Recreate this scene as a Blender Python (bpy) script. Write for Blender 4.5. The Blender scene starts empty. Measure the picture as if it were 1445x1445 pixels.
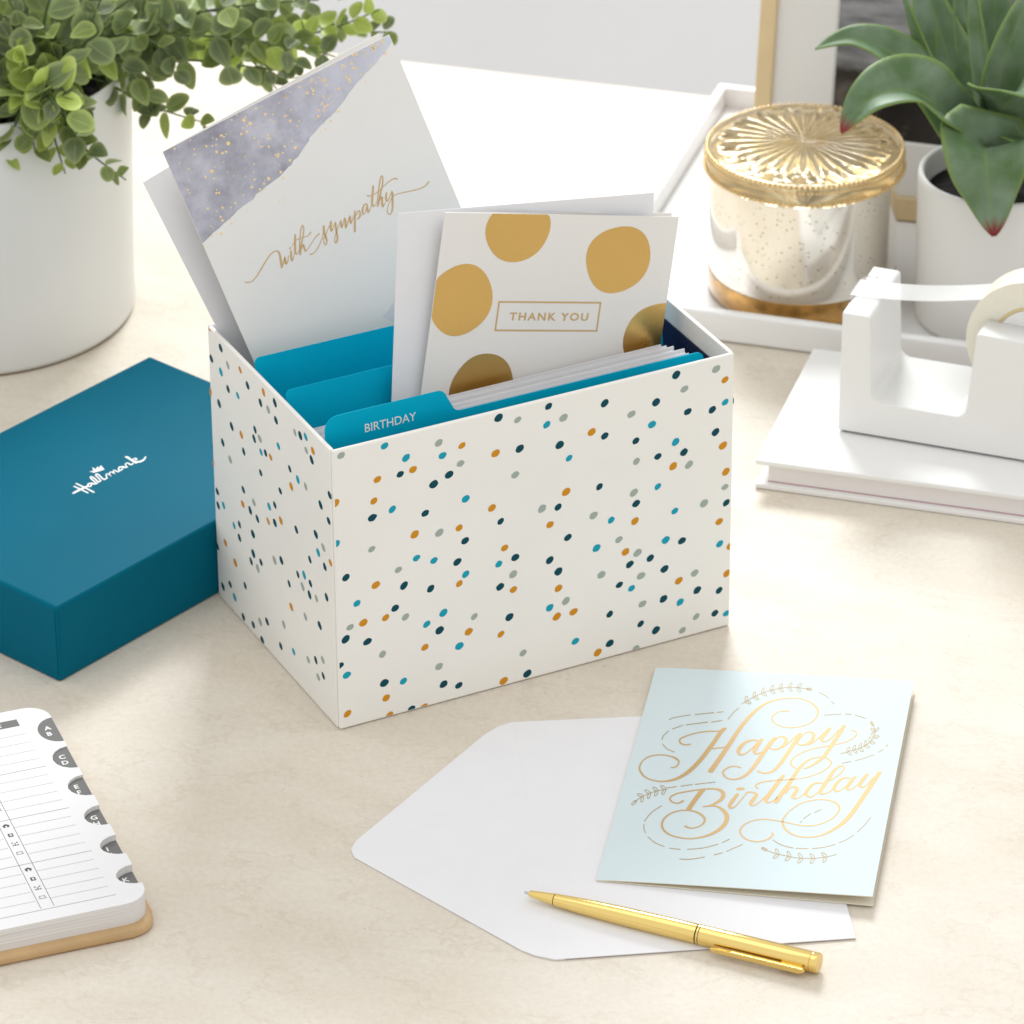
import bpy, bmesh, math, random
from mathutils import Matrix, Vector, Quaternion
R = math.radians
scn = bpy.context.scene
COL = scn.collection

# ------------------------------------------------------------------ camera, world, lights, exposure
cam_d = bpy.data.cameras.new('camera')
cam = bpy.data.objects.new('camera', cam_d); COL.objects.link(cam)
cam_d.sensor_width = 36; cam_d.lens = 171.17; cam_d.clip_start = .05; cam_d.clip_end = 60
cam.matrix_world = (Matrix.Translation((.0837, -1.99221, 1.25151)) @ Matrix.Rotation(R(60.4209), 4, 'X')
                    @ Matrix.Rotation(R(-.4114), 4, 'Z'))
cam_d.dof.use_dof = True; cam_d.dof.focus_distance = 2.27; cam_d.dof.aperture_fstop = 20
cam_d.dof.aperture_blades = 0
scn.camera = cam

world = bpy.data.worlds.new('World'); scn.world = world; world.use_nodes = True
bg = world.node_tree.nodes['Background']
bg.inputs[0].default_value = (1.0, .994, .984, 1); bg.inputs[1].default_value = .94

def area(name, loc, target, sx, sy, power, colour):
    l = bpy.data.lights.new(name, 'AREA'); l.shape = 'RECTANGLE'; l.size = sx; l.size_y = sy
    l.energy = power; l.color = colour
    o = bpy.data.objects.new(name, l); COL.objects.link(o); o.location = loc
    o.rotation_euler = (Vector(target) - Vector(loc)).to_track_quat('-Z', 'Y').to_euler()
    return o
area('window_light', (.17, 1.38, .98), (.1, .15, .05), .46, .42, 19, (.96, .985, 1.0))     # key, from behind
area('added_overhead_fill', (-.2, -.2, 2.3), (.05, .1, 0), 1.6, 1.6, 6, (1, .99, .975))     # unseen fill lamp, added overhead to set tops off from sides

vs = scn.view_settings
vs.view_transform = 'Standard'; vs.look = 'None'; vs.exposure = 0; vs.gamma = 1; vs.use_curve_mapping = False
scn.cycles.max_bounces = 10; scn.cycles.diffuse_bounces = 5

# ------------------------------------------------------------------ materials
def new_mat(name):
    m = bpy.data.materials.new(name); m.use_nodes = True
    return m, m.node_tree, m.node_tree.nodes['Principled BSDF']

def mat(name, col, rough=.5, metal=0, coat=0, spec=.5, var=0, vscale=40, bump=0, bscale=400, bdist=.0004, trans=0, ior=1.45, coord='Object'):
    m, nt, b = new_mat(name)
    b.inputs['Base Color'].default_value = (*col, 1)
    b.inputs['Roughness'].default_value = rough; b.inputs['Metallic'].default_value = metal
    b.inputs['Coat Weight'].default_value = coat; b.inputs['Specular IOR Level'].default_value = spec
    b.inputs['Transmission Weight'].default_value = trans; b.inputs['IOR'].default_value = ior
    if var or bump:
        tc = nt.nodes.new('ShaderNodeTexCoord')
    if var:
        n = nt.nodes.new('ShaderNodeTexNoise'); n.inputs['Scale'].default_value = vscale; n.inputs['Detail'].default_value = 5
        nt.links.new(tc.outputs[coord], n.inputs['Vector'])
        r = nt.nodes.new('ShaderNodeValToRGB')
        r.color_ramp.elements[0].position = .3; r.color_ramp.elements[1].position = .7
        r.color_ramp.elements[0].color = (*[c * (1 - var) for c in col], 1)
        r.color_ramp.elements[1].color = (*[min(c * (1 + var), 1) for c in col], 1)
        nt.links.new(n.outputs['Fac'], r.inputs['Fac']); nt.links.new(r.outputs['Color'], b.inputs['Base Color'])
        mr = nt.nodes.new('ShaderNodeMapRange'); mr.inputs['To Min'].default_value = rough * .85; mr.inputs['To Max'].default_value = min(rough * 1.15, 1)
        nt.links.new(n.outputs['Fac'], mr.inputs['Value']); nt.links.new(mr.outputs['Result'], b.inputs['Roughness'])
    if bump:
        n2 = nt.nodes.new('ShaderNodeTexNoise'); n2.inputs['Scale'].default_value = bscale; n2.inputs['Detail'].default_value = 4
        nt.links.new(tc.outputs[coord], n2.inputs['Vector'])
        bp = nt.nodes.new('ShaderNodeBump'); bp.inputs['Strength'].default_value = bump; bp.inputs['Distance'].default_value = bdist
        nt.links.new(n2.outputs['Fac'], bp.inputs['Height']); nt.links.new(bp.outputs['Normal'], b.inputs['Normal'])
    return m

def table_mat():
    m, nt, b = new_mat('cream_stone_laminate')
    tc = nt.nodes.new('ShaderNodeTexCoord'); L = nt.links.new
    def noise(scale, det, rough=.55, stretch=None):
        n = nt.nodes.new('ShaderNodeTexNoise'); n.inputs['Scale'].default_value = scale; n.inputs['Detail'].default_value = det
        n.inputs['Roughness'].default_value = rough
        if stretch:
            mp = nt.nodes.new('ShaderNodeMapping'); mp.inputs['Scale'].default_value = stretch
            L(tc.outputs['Object'], mp.inputs['Vector']); L(mp.outputs['Vector'], n.inputs['Vector'])
        else: L(tc.outputs['Object'], n.inputs['Vector'])
        return n
    def ramp(src, p0, c0, p1, c1):
        r = nt.nodes.new('ShaderNodeValToRGB'); e = r.color_ramp.elements
        e[0].position = p0; e[0].color = (*c0, 1); e[1].position = p1; e[1].color = (*c1, 1); L(src, r.inputs['Fac']); return r
    def mix(kind, fac, a, bb):
        x = nt.nodes.new('ShaderNodeMix'); x.data_type = 'RGBA'; x.blend_type = kind
        if isinstance(fac, (int, float)): x.inputs[0].default_value = fac
        else: L(fac, x.inputs[0])
        L(a, x.inputs[6]); L(bb, x.inputs[7]); return x.outputs[2]
    big = ramp(noise(7, 5, .6, (1, 2.2, 1)).outputs['Fac'], .33, (.675, .612, .515), .70, (.755, .702, .615))
    pink = ramp(noise(11, 4).outputs['Fac'], .52, (1, 1, 1), .75, (1.0, .955, .93))
    c = mix('MULTIPLY', .8, big.outputs['Color'], pink.outputs['Color'])
    fine = ramp(noise(300, 6, .75).outputs['Fac'], .3, (.88, .87, .85), .65, (1.03, 1.03, 1.03))
    c = mix('MULTIPLY', .8, c, fine.outputs['Color'])
    vo = nt.nodes.new('ShaderNodeTexVoronoi'); vo.inputs['Scale'].default_value = 130; L(tc.outputs['Object'], vo.inputs['Vector'])
    sp = ramp(vo.outputs['Distance'], .040, (1, 1, 1), .075, (0, 0, 0))
    sel = ramp(noise(17, 3).outputs['Fac'], .55, (0, 0, 0), .62, (.7, .7, .7))
    f = nt.nodes.new('ShaderNodeMath'); f.operation = 'MULTIPLY'; L(sp.outputs['Color'], f.inputs[0]); L(sel.outputs['Color'], f.inputs[1])
    dark = nt.nodes.new('ShaderNodeRGB'); dark.outputs[0].default_value = (.36, .27, .17, 1)
    c = mix('MIX', f.outputs[0], c, dark.outputs[0])
    vo2 = nt.nodes.new('ShaderNodeTexVoronoi'); vo2.inputs['Scale'].default_value = 420; L(tc.outputs['Object'], vo2.inputs['Vector'])
    sp2 = ramp(vo2.outputs['Distance'], .10, (1, 1, 1), .20, (0, 0, 0)); sel2 = ramp(noise(23, 4).outputs['Fac'], .50, (0, 0, 0), .66, (.42, .42, .42))
    f2 = nt.nodes.new('ShaderNodeMath'); f2.operation = 'MULTIPLY'; L(sp2.outputs['Color'], f2.inputs[0]); L(sel2.outputs['Color'], f2.inputs[1])
    c = mix('MIX', f2.outputs[0], c, dark.outputs[0])
    nv = noise(9, 8, .62, (1, 1.6, 1)); vb = nt.nodes.new('ShaderNodeMath'); vb.operation = 'SUBTRACT'; vb.inputs[1].default_value = .5; L(nv.outputs['Fac'], vb.inputs[0])
    va = nt.nodes.new('ShaderNodeMath'); va.operation = 'ABSOLUTE'; L(vb.outputs[0], va.inputs[0])
    vr = ramp(va.outputs[0], .0, (.28, .28, .28), .010, (0, 0, 0))
    vein = nt.nodes.new('ShaderNodeRGB'); vein.outputs[0].default_value = (.52, .43, .32, 1)
    c = mix('MIX', vr.outputs['Color'], c, vein.outputs[0])
    L(c, b.inputs['Base Color'])
    rr = nt.nodes.new('ShaderNodeMapRange'); rr.inputs['To Min'].default_value = .40; rr.inputs['To Max'].default_value = .55
    L(noise(30, 4).outputs['Fac'], rr.inputs['Value']); L(rr.outputs['Result'], b.inputs['Roughness'])
    bp = nt.nodes.new('ShaderNodeBump'); bp.inputs['Strength'].default_value = .12; bp.inputs['Distance'].default_value = .0006
    L(noise(180, 5, .65).outputs['Fac'], bp.inputs['Height']); L(bp.outputs['Normal'], b.inputs['Normal'])
    b.inputs['Specular IOR Level'].default_value = .3
    return m

M = {}
M['table'] = table_mat()
M['wall'] = mat('pale_grey_wall_paint', (.89, .89, .895), .8, var=.02, vscale=4)
M['floor'] = mat('pale_grey_floor', (.7, .7, .7), .6, var=.03, vscale=3)
M['boxpaper'] = mat('ivory_laminated_board', (.865, .852, .812), .45, spec=.3, var=.02, vscale=14, bump=.22, bscale=13, bdist=.0022)
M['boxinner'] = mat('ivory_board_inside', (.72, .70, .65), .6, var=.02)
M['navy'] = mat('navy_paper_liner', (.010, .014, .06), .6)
M['d_teal'] = mat('print_deep_teal', (.006, .068, .095), .45, spec=.08)
M['d_cyan'] = mat('print_turquoise', (.012, .34, .46), .5, spec=.08)
M['d_orange'] = mat('print_ochre', (.62, .27, .018), .5, spec=.08)
M['d_sage'] = mat('print_sage_grey', (.36, .42, .38), .45, spec=.08)
M['teal_div'] = mat('turquoise_card', (.0, .40, .60), .55, spec=.08, var=.02, vscale=60)
M['lid'] = mat('teal_lid_paper', (.0, .120, .192), .46, spec=.05, var=.05, vscale=9, bump=.12, bscale=900, bdist=.0002)
M['white_ink'] = mat('white_ink', (.86, .86, .84), .5)
M['paper'] = mat('white_envelope_paper', (.80, .80, .82), .75, var=.012, vscale=60, bump=.06, bscale=700, bdist=.0002)
M['cardstock'] = mat('ivory_cardstock', (.80, .785, .755), .6, var=.01, bump=.04, bscale=900, bdist=.0002)
M['cream_in'] = mat('cream_card_inside', (.80, .75, .62), .7)
M['aqua'] = mat('pale_aqua_cardstock', (.645, .745, .772), .6, spec=.25, var=.008, bump=.04, bscale=900, bdist=.0002)
M['foil'] = mat('gold_foil', (.68, .45, .155), .27, metal=1, var=.012, vscale=20)
M['foil_light'] = mat('pale_gold_foil', (.90, .68, .36), .4, metal=.7)
M['foil_soft'] = mat('gold_foil_print', (.60, .41, .195), .52, metal=.2, spec=.18)
M['thinfoil'] = mat('fine_gold_line', (.46, .35, .20), .55, metal=.2, spec=.2)
M['pen'] = mat('polished_gold_metal', (.90, .67, .24), .13, metal=1)
M['steel'] = mat('steel_point', (.6, .6, .6), .2, metal=1)
M['dark'] = mat('dark_groove', (.02, .015, .01), .6)
M['leather'] = mat('tan_leather', (.55, .365, .18), .34, var=.10, vscale=40, bump=.3, bscale=500, bdist=.0004)
M['page'] = mat('planner_page', (.80, .80, .81), .8, var=.008, bump=.04, bscale=900, bdist=.0002)
M['ink'] = mat('grey_ink', (.16, .16, .155), .7)
M['ink_light'] = mat('fine_grey_ink', (.075, .075, .075), .7)
M['glossy_white'] = mat('white_lacquer', (.82, .82, .82), .22, coat=.3, var=.008, vscale=20)
M['plastic'] = mat('white_plastic', (.80, .80, .785), .38, bump=.03, bscale=500, bdist=.0002)
M['rubber'] = mat('dark_rubber_foot', (.03, .035, .035), .8)
M['bookcover'] = mat('white_book_cloth', (.82, .82, .815), .5, var=.01, vscale=80, bump=.06, bscale=800, bdist=.0003)
M['pinkline'] = mat('pink_ribbon_edge', (.42, .20, .24), .7)
_m, _nt, _b = new_mat('clear_tape_strip'); _b.inputs['Base Color'].default_value = (.88, .88, .87, 1); _b.inputs['Roughness'].default_value = .3
_t = _nt.nodes.new('ShaderNodeBsdfTransparent'); _x = _nt.nodes.new('ShaderNodeMixShader'); _x.inputs[0].default_value = .6
_nt.links.new(_b.outputs[0], _x.inputs[1]); _nt.links.new(_t.outputs[0], _x.inputs[2]); _nt.links.new(_x.outputs[0], _nt.nodes['Material Output'].inputs[0])
M['tape'] = _m
M['rolltape'] = mat('cream_tape_roll', (.80, .77, .66), .4, var=.02, vscale=200)
M['core'] = mat('tape_core_board', (.68, .56, .30), .6)
M['ceramic'] = mat('white_matte_ceramic', (.76, .75, .72), .5, var=.012, vscale=12, bump=.05, bscale=300, bdist=.0004)
M['pot'] = mat('white_metal_pot', (.76, .76, .74), .40, var=.03, vscale=11)
M['potfoot'] = mat('worn_pot_foot', (.20, .145, .085), .7)
M['soil'] = mat('dark_soil', (.014, .012, .011), .95, var=.6, vscale=160, bump=1, bscale=240, bdist=.004)
M['stem'] = mat('green_stem', (.075, .12, .045), .6)
M['frame'] = mat('pale_gold_wood', (.70, .54, .31), .42, var=.05, vscale=50)
M['mat'] = mat('ivory_picture_mat', (.76, .745, .715), .8)
M['amber'] = mat('amber_pressed_glass', (1.0, .86, .57), .03, trans=.88, ior=1.5, spec=.6)
M['amber_deep'] = mat('deep_amber_glass', (.56, .30, .07), .08, metal=.75, coat=1, var=.45, vscale=120, bump=.35, bscale=160, bdist=.002)
M['bead'] = mat('champagne_glass_beads', (.84, .60, .28), .12, metal=.7, coat=1)
M['bookpage'] = mat('white_book_pages', (.80, .77, .76), .85)

def euc_mat(name, col, edge, dusty):
    m, nt, b = new_mat(name); L = nt.links.new
    uv = nt.nodes.new('ShaderNodeUVMap'); sep = nt.nodes.new('ShaderNodeSeparateXYZ'); L(uv.outputs['UV'], sep.inputs[0])
    r = nt.nodes.new('ShaderNodeValToRGB'); e = r.color_ramp.elements
    e[0].position = .62; e[0].color = (*col, 1); e[1].position = 1.0; e[1].color = (*edge, 1)
    L(sep.outputs['X'], r.inputs['Fac'])
    oi = nt.nodes.new('ShaderNodeObjectInfo')
    hs = nt.nodes.new('ShaderNodeHueSaturation')
    mr = nt.nodes.new('ShaderNodeMapRange'); mr.inputs['To Min'].default_value = .72; mr.inputs['To Max'].default_value = 1.55
    L(oi.outputs['Random'], mr.inputs['Value']); L(mr.outputs['Result'], hs.inputs['Value'])
    tc = nt.nodes.new('ShaderNodeTexCoord'); n = nt.nodes.new('ShaderNodeTexNoise'); n.inputs['Scale'].default_value = 160; n.inputs['Detail'].default_value = 4
    L(tc.outputs['Object'], n.inputs['Vector'])
    mx = nt.nodes.new('ShaderNodeMix'); mx.data_type = 'RGBA'; mx.inputs[7].default_value = (*dusty, 1)
    mf = nt.nodes.new('ShaderNodeMapRange'); mf.inputs['From Min'].default_value = .4; mf.inputs['From Max'].default_value = .8; mf.inputs['To Max'].default_value = .55
    L(n.outputs['Fac'], mf.inputs['Value']); L(mf.outputs['Result'], mx.inputs[0])
    rib = nt.nodes.new('ShaderNodeMath'); rib.operation = 'SUBTRACT'; rib.inputs[1].default_value = .5; L(sep.outputs['Y'], rib.inputs[0])
    rab = nt.nodes.new('ShaderNodeMath'); rab.operation = 'ABSOLUTE'; L(rib.outputs[0], rab.inputs[0])
    rm = nt.nodes.new('ShaderNodeMapRange'); rm.inputs['From Min'].default_value = .012; rm.inputs['From Max'].default_value = .03
    rm.inputs['To Min'].default_value = .6; rm.inputs['To Max'].default_value = 0; L(rab.outputs[0], rm.inputs['Value'])
    mr2 = nt.nodes.new('ShaderNodeMix'); mr2.data_type = 'RGBA'; mr2.inputs[7].default_value = (*edge, 1)
    L(rm.outputs['Result'], mr2.inputs[0]); L(r.outputs['Color'], mr2.inputs[6])
    L(mr2.outputs[2], mx.inputs[6]); L(mx.outputs[2], hs.inputs['Color']); L(hs.outputs['Color'], b.inputs['Base Color'])
    b.inputs['Roughness'].default_value = .5; b.inputs['Subsurface Weight'].default_value = 0
    b.inputs['Transmission Weight'].default_value = 0
    tr = nt.nodes.new('ShaderNodeBsdfTranslucent'); L(hs.outputs['Color'], tr.inputs['Color'])
    ms = nt.nodes.new('ShaderNodeMixShader'); ms.inputs[0].default_value = .28
    out = nt.nodes['Material Output']; L(b.outputs[0], ms.inputs[1]); L(tr.outputs[0], ms.inputs[2]); L(ms.outputs[0], out.inputs[0])
    return m
M['euc0'] = euc_mat('eucalyptus_leaf', (.135, .185, .075), (.31, .38, .14), (.26, .295, .175))
M['euc1'] = euc_mat('young_eucalyptus_leaf', (.20, .27, .075), (.37, .45, .13), (.29, .34, .17))
M['euc2'] = euc_mat('bright_eucalyptus_tip', (.40, .52, .09), (.55, .66, .18), (.48, .55, .22))

def succ_mat():
    m, nt, b = new_mat('agave_leaf'); L = nt.links.new
    uv = nt.nodes.new('ShaderNodeUVMap'); sep = nt.nodes.new('ShaderNodeSeparateXYZ'); L(uv.outputs['UV'], sep.inputs[0])
    tc = nt.nodes.new('ShaderNodeTexCoord'); n = nt.nodes.new('ShaderNodeTexNoise'); n.inputs['Scale'].default_value = 45; n.inputs['Detail'].default_value = 5
    L(tc.outputs['Object'], n.inputs['Vector'])
    r0 = nt.nodes.new('ShaderNodeValToRGB'); e = r0.color_ramp.elements
    e[0].position = .33; e[0].color = (.105, .20, .065, 1); e[1].position = .66; e[1].color = (.25, .355, .235, 1)
    L(n.outputs['Fac'], r0.inputs['Fac'])
    ln = nt.nodes.new('ShaderNodeTexWave'); ln.bands_direction = 'X'; ln.inputs['Scale'].default_value = 9; ln.inputs['Distortion'].default_value = .6
    L(uv.outputs['UV'], ln.inputs['Vector'])
    st = nt.nodes.new('ShaderNodeMix'); st.data_type = 'RGBA'; st.blend_type = 'MULTIPLY'; st.inputs[0].default_value = .18
    L(r0.outputs['Color'], st.inputs[6]); L(ln.outputs['Color'], st.inputs[7])
    # red tip where the second uv channel (v > 1) says so
    r1 = nt.nodes.new('ShaderNodeValToRGB'); e = r1.color_ramp.elements
    e[0].position = .46; e[0].color = (0, 0, 0, 1); e[1].position = .50; e[1].color = (1, 1, 1, 1)
    half = nt.nodes.new('ShaderNodeMath'); half.operation = 'MULTIPLY'; half.inputs[1].default_value = .5; L(sep.outputs['Y'], half.inputs[0]); L(half.outputs[0], r1.inputs['Fac'])
    mx = nt.nodes.new('ShaderNodeMix'); mx.data_type = 'RGBA'; mx.inputs[7].default_value = (.27, .028, .024, 1)
    L(r1.outputs['Color'], mx.inputs[0])
    ex = nt.nodes.new('ShaderNodeMath'); ex.operation = 'SUBTRACT'; ex.inputs[1].default_value = .5; L(sep.outputs['X'], ex.inputs[0])
    ea = nt.nodes.new('ShaderNodeMath'); ea.operation = 'ABSOLUTE'; L(ex.outputs[0], ea.inputs[0])
    em = nt.nodes.new('ShaderNodeValToRGB'); e = em.color_ramp.elements
    e[0].position = .0; e[0].color = (.55, .55, .55, 1); e[1].position = .03; e[1].color = (0, 0, 0, 1)
    k2 = em.color_ramp.elements.new(.44); k2.color = (0, 0, 0, 1); k3 = em.color_ramp.elements.new(.49); k3.color = (.8, .8, .8, 1)
    L(ea.outputs[0], em.inputs['Fac'])
    eg = nt.nodes.new('ShaderNodeMix'); eg.data_type = 'RGBA'; eg.inputs[7].default_value = (.22, .34, .07, 1)
    L(em.outputs['Color'], eg.inputs[0]); L(st.outputs[2], eg.inputs[6]); L(eg.outputs[2], mx.inputs[6])
    L(mx.outputs[2], b.inputs['Base Color']); b.inputs['Roughness'].default_value = .46
    n3 = nt.nodes.new('ShaderNodeTexNoise'); n3.inputs['Scale'].default_value = 420; n3.inputs['Detail'].default_value = 3; L(tc.outputs['Object'], n3.inputs['Vector'])
    b3 = nt.nodes.new('ShaderNodeBump'); b3.inputs['Strength'].default_value = .25; b3.inputs['Distance'].default_value = .0006; L(n3.outputs['Fac'], b3.inputs['Height']); L(b3.outputs['Normal'], b.inputs['Normal'])
    tr = nt.nodes.new('ShaderNodeBsdfTranslucent'); L(mx.outputs[2], tr.inputs['Color'])
    ms = nt.nodes.new('ShaderNodeMixShader'); ms.inputs[0].default_value = .2
    out = nt.nodes['Material Output']; L(b.outputs[0], ms.inputs[1]); L(tr.outputs[0], ms.inputs[2]); L(ms.outputs[0], out.inputs[0])
    return m
M['agave'] = succ_mat()

def mercury_mat():
    m, nt, b = new_mat('speckled_mercury_glass'); L = nt.links.new
    tc = nt.nodes.new('ShaderNodeTexCoord')
    vo = nt.nodes.new('ShaderNodeTexVoronoi'); vo.inputs['Scale'].default_value = 300; L(tc.outputs['Object'], vo.inputs['Vector'])
    r = nt.nodes.new('ShaderNodeValToRGB'); e = r.color_ramp.elements
    e[0].position = .10; e[0].color = (.38, .28, .16, 1); e[1].position = .23; e[1].color = (.92, .88, .80, 1); L(vo.outputs['Distance'], r.inputs['Fac'])
    n = nt.nodes.new('ShaderNodeTexNoise'); n.inputs['Scale'].default_value = 30; n.inputs['Detail'].default_value = 4; L(tc.outputs['Object'], n.inputs['Vector'])
    f = nt.nodes.new('ShaderNodeValToRGB'); e = f.color_ramp.elements
    e[0].position = .36; e[0].color = (0, 0, 0, 1); e[1].position = .5; e[1].color = (1, 1, 1, 1); L(n.outputs['Fac'], f.inputs['Fac'])
    mx = nt.nodes.new('ShaderNodeMix'); mx.data_type = 'RGBA'; mx.inputs[6].default_value = (.91, .86, .76, 1)
    L(f.outputs['Color'], mx.inputs[0]); L(r.outputs['Color'], mx.inputs[7]); L(mx.outputs[2], b.inputs['Base Color'])
    b.inputs['Metallic'].default_value = .86; b.inputs['Roughness'].default_value = .13; b.inputs['Coat Weight'].default_value = 1
    b.inputs['Coat Roughness'].default_value = .04
    bp = nt.nodes.new('ShaderNodeBump'); bp.inputs['Strength'].default_value = .25; bp.inputs['Distance'].default_value = .002
    n2 = nt.nodes.new('ShaderNodeTexNoise'); n2.inputs['Scale'].default_value = 26; L(tc.outputs['Object'], n2.inputs['Vector'])
    L(n2.outputs['Fac'], bp.inputs['Height']); L(bp.outputs['Normal'], b.inputs['Normal'])
    return m
M['mercury'] = mercury_mat()

def wash_mat():
    m, nt, b = new_mat('lavender_watercolour_wash'); L = nt.links.new
    tc = nt.nodes.new('ShaderNodeTexCoord')
    n = nt.nodes.new('ShaderNodeTexNoise'); n.inputs['Scale'].default_value = 38; n.inputs['Detail'].default_value = 9; n.inputs['Roughness'].default_value = .68
    L(tc.outputs['Object'], n.inputs['Vector'])
    sep = nt.nodes.new('ShaderNodeSeparateXYZ'); L(tc.outputs['Object'], sep.inputs[0])
    g = nt.nodes.new('ShaderNodeMapRange'); g.inputs['From Min'].default_value = 0; g.inputs['From Max'].default_value = .075
    g.inputs['To Min'].default_value = -.22; g.inputs['To Max'].default_value = .18; L(sep.outputs['X'], g.inputs['Value'])
    ad = nt.nodes.new('ShaderNodeMath'); ad.operation = 'ADD'; L(n.outputs['Fac'], ad.inputs[0]); L(g.outputs['Result'], ad.inputs[1])
    r = nt.nodes.new('ShaderNodeValToRGB'); e = r.color_ramp.elements
    e[0].position = .10; e[0].color = (.25, .245, .295, 1); e[1].position = .80; e[1].color = (.66, .71, .80, 1)
    k = r.color_ramp.elements.new(.40); k.color = (.53, .53, .61, 1)
    L(ad.outputs[0], r.inputs['Fac']); L(r.outputs['Color'], b.inputs['Base Color']); b.inputs['Roughness'].default_value = .65
    return m
M['wash'] = wash_mat()
M['wash_faint'] = mat('faint_lavender_wash', (.70, .70, .735), .65, var=.06, vscale=160)

def photo_mat():
    m, nt, b = new_mat('black_and_white_print'); L = nt.links.new
    tc = nt.nodes.new('ShaderNodeTexCoord'); sep = nt.nodes.new('ShaderNodeSeparateXYZ'); L(tc.outputs['Generated'], sep.inputs[0])
    mp = nt.nodes.new('ShaderNodeMapping'); mp.inputs['Scale'].default_value = (2, 7, 1); mp.inputs['Rotation'].default_value = (0, 0, .5); L(tc.outputs['Generated'], mp.inputs['Vector'])
    n = nt.nodes.new('ShaderNodeTexNoise'); n.inputs['Scale'].default_value = 2.6; n.inputs['Detail'].default_value = 7; L(mp.outputs['Vector'], n.inputs['Vector'])
    r = nt.nodes.new('ShaderNodeValToRGB'); e = r.color_ramp.elements
    e[0].position = .3; e[0].color = (.085, .085, .09, 1); e[1].position = .7; e[1].color = (.36, .36, .375, 1); L(n.outputs['Fac'], r.inputs['Fac'])
    n2 = nt.nodes.new('ShaderNodeTexNoise'); n2.inputs['Scale'].default_value = 9; n2.inputs['Detail'].default_value = 6; L(tc.outputs['Generated'], n2.inputs['Vector'])
    r2 = nt.nodes.new('ShaderNodeValToRGB'); e = r2.color_ramp.elements
    e[0].position = .45; e[0].color = (.012, .010, .009, 1); e[1].position = .8; e[1].color = (.16, .14, .11, 1); L(n2.outputs['Fac'], r2.inputs['Fac'])
    w = nt.nodes.new('ShaderNodeMath'); w.operation = 'MULTIPLY_ADD'; w.inputs[1].default_value = .08; L(n2.outputs['Fac'], w.inputs[0]); L(sep.outputs['Y'], w.inputs[2])
    st = nt.nodes.new('ShaderNodeMapRange'); st.inputs['From Min'].default_value = .285; st.inputs['From Max'].default_value = .315; L(w.outputs[0], st.inputs['Value'])
    mx = nt.nodes.new('ShaderNodeMix'); mx.data_type = 'RGBA'; L(st.outputs['Result'], mx.inputs[0]); L(r2.outputs['Color'], mx.inputs[6]); L(r.outputs['Color'], mx.inputs[7])
    L(mx.outputs[2], b.inputs['Base Color']); b.inputs['Roughness'].default_value = .25
    return m
M['photo'] = photo_mat()

def edge_mat():
    m, nt, b = new_mat('page_block_edge'); L = nt.links.new
    tc = nt.nodes.new('ShaderNodeTexCoord'); w = nt.nodes.new('ShaderNodeTexNoise'); mp = nt.nodes.new('ShaderNodeMapping')
    mp.inputs['Scale'].default_value = (6, 6, 2600); L(tc.outputs['Object'], mp.inputs['Vector']); L(mp.outputs['Vector'], w.inputs['Vector']); w.inputs['Scale'].default_value = 1
    r = nt.nodes.new('ShaderNodeValToRGB'); e = r.color_ramp.elements
    e[0].position = .3; e[0].color = (.60, .59, .58, 1); e[1].position = .65; e[1].color = (.82, .81, .80, 1)
    L(w.outputs['Fac'], r.inputs['Fac']); L(r.outputs['Color'], b.inputs['Base Color']); b.inputs['Roughness'].default_value = .85
    return m
M['pageedge'] = edge_mat()

# ------------------------------------------------------------------ mesh helpers
def obj(name, verts, faces, m, parent=None, smooth=False, mats=None, mi=None):
    me = bpy.data.meshes.new(name); me.from_pydata([tuple(v) for v in verts], [], faces)
    for k in (mats or [m]): me.materials.append(M[k])
    if mi: me.polygons.foreach_set('material_index', mi)
    if smooth: me.polygons.foreach_set('use_smooth', [True] * len(me.polygons))
    me.update()
    o = bpy.data.objects.new(name, me); COL.objects.link(o)
    if parent: o.parent = parent
    return o

def bm_obj(name, bm, m, parent=None, smooth=False, mats=None):
    bmesh.ops.recalc_face_normals(bm, faces=bm.faces[:])
    me = bpy.data.meshes.new(name); bm.to_mesh(me); bm.free()
    for k in (mats or [m]): me.materials.append(M[k])
    if smooth: me.polygons.foreach_set('use_smooth', [True] * len(me.polygons))
    o = bpy.data.objects.new(name, me); COL.objects.link(o)
    if parent: o.parent = parent
    return o

def empty(name, loc=(0, 0, 0), rot=None, mtx=None):
    o = bpy.data.objects.new(name, None); COL.objects.link(o); o.empty_display_size = .02
    if mtx is not None: o.matrix_world = mtx
    else:
        o.location = loc
        if rot: o.rotation_euler = rot
    return o

def tag(o, label, cat, group=None):
    o['label'] = label; o['category'] = cat
    if group: o['group'] = group
    return o

def struct(o): o['kind'] = 'structure'; return o

def box_bm(x0, y0, z0, x1, y1, z1, bev=0, seg=2, bm=None, vertical_only=False):
    b = bmesh.new()
    vs_ = [b.verts.new(p) for p in ((x0,y0,z0),(x1,y0,z0),(x1,y1,z0),(x0,y1,z0),(x0,y0,z1),(x1,y0,z1),(x1,y1,z1),(x0,y1,z1))]
    for f in ((3,2,1,0),(4,5,6,7),(0,1,5,4),(1,2,6,5),(2,3,7,6),(3,0,4,7)): b.faces.new([vs_[i] for i in f])
    if bev: bmesh.ops.bevel(b, geom=b.edges[:], offset=bev, segments=seg, profile=.5, affect='EDGES')
    return b

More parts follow.
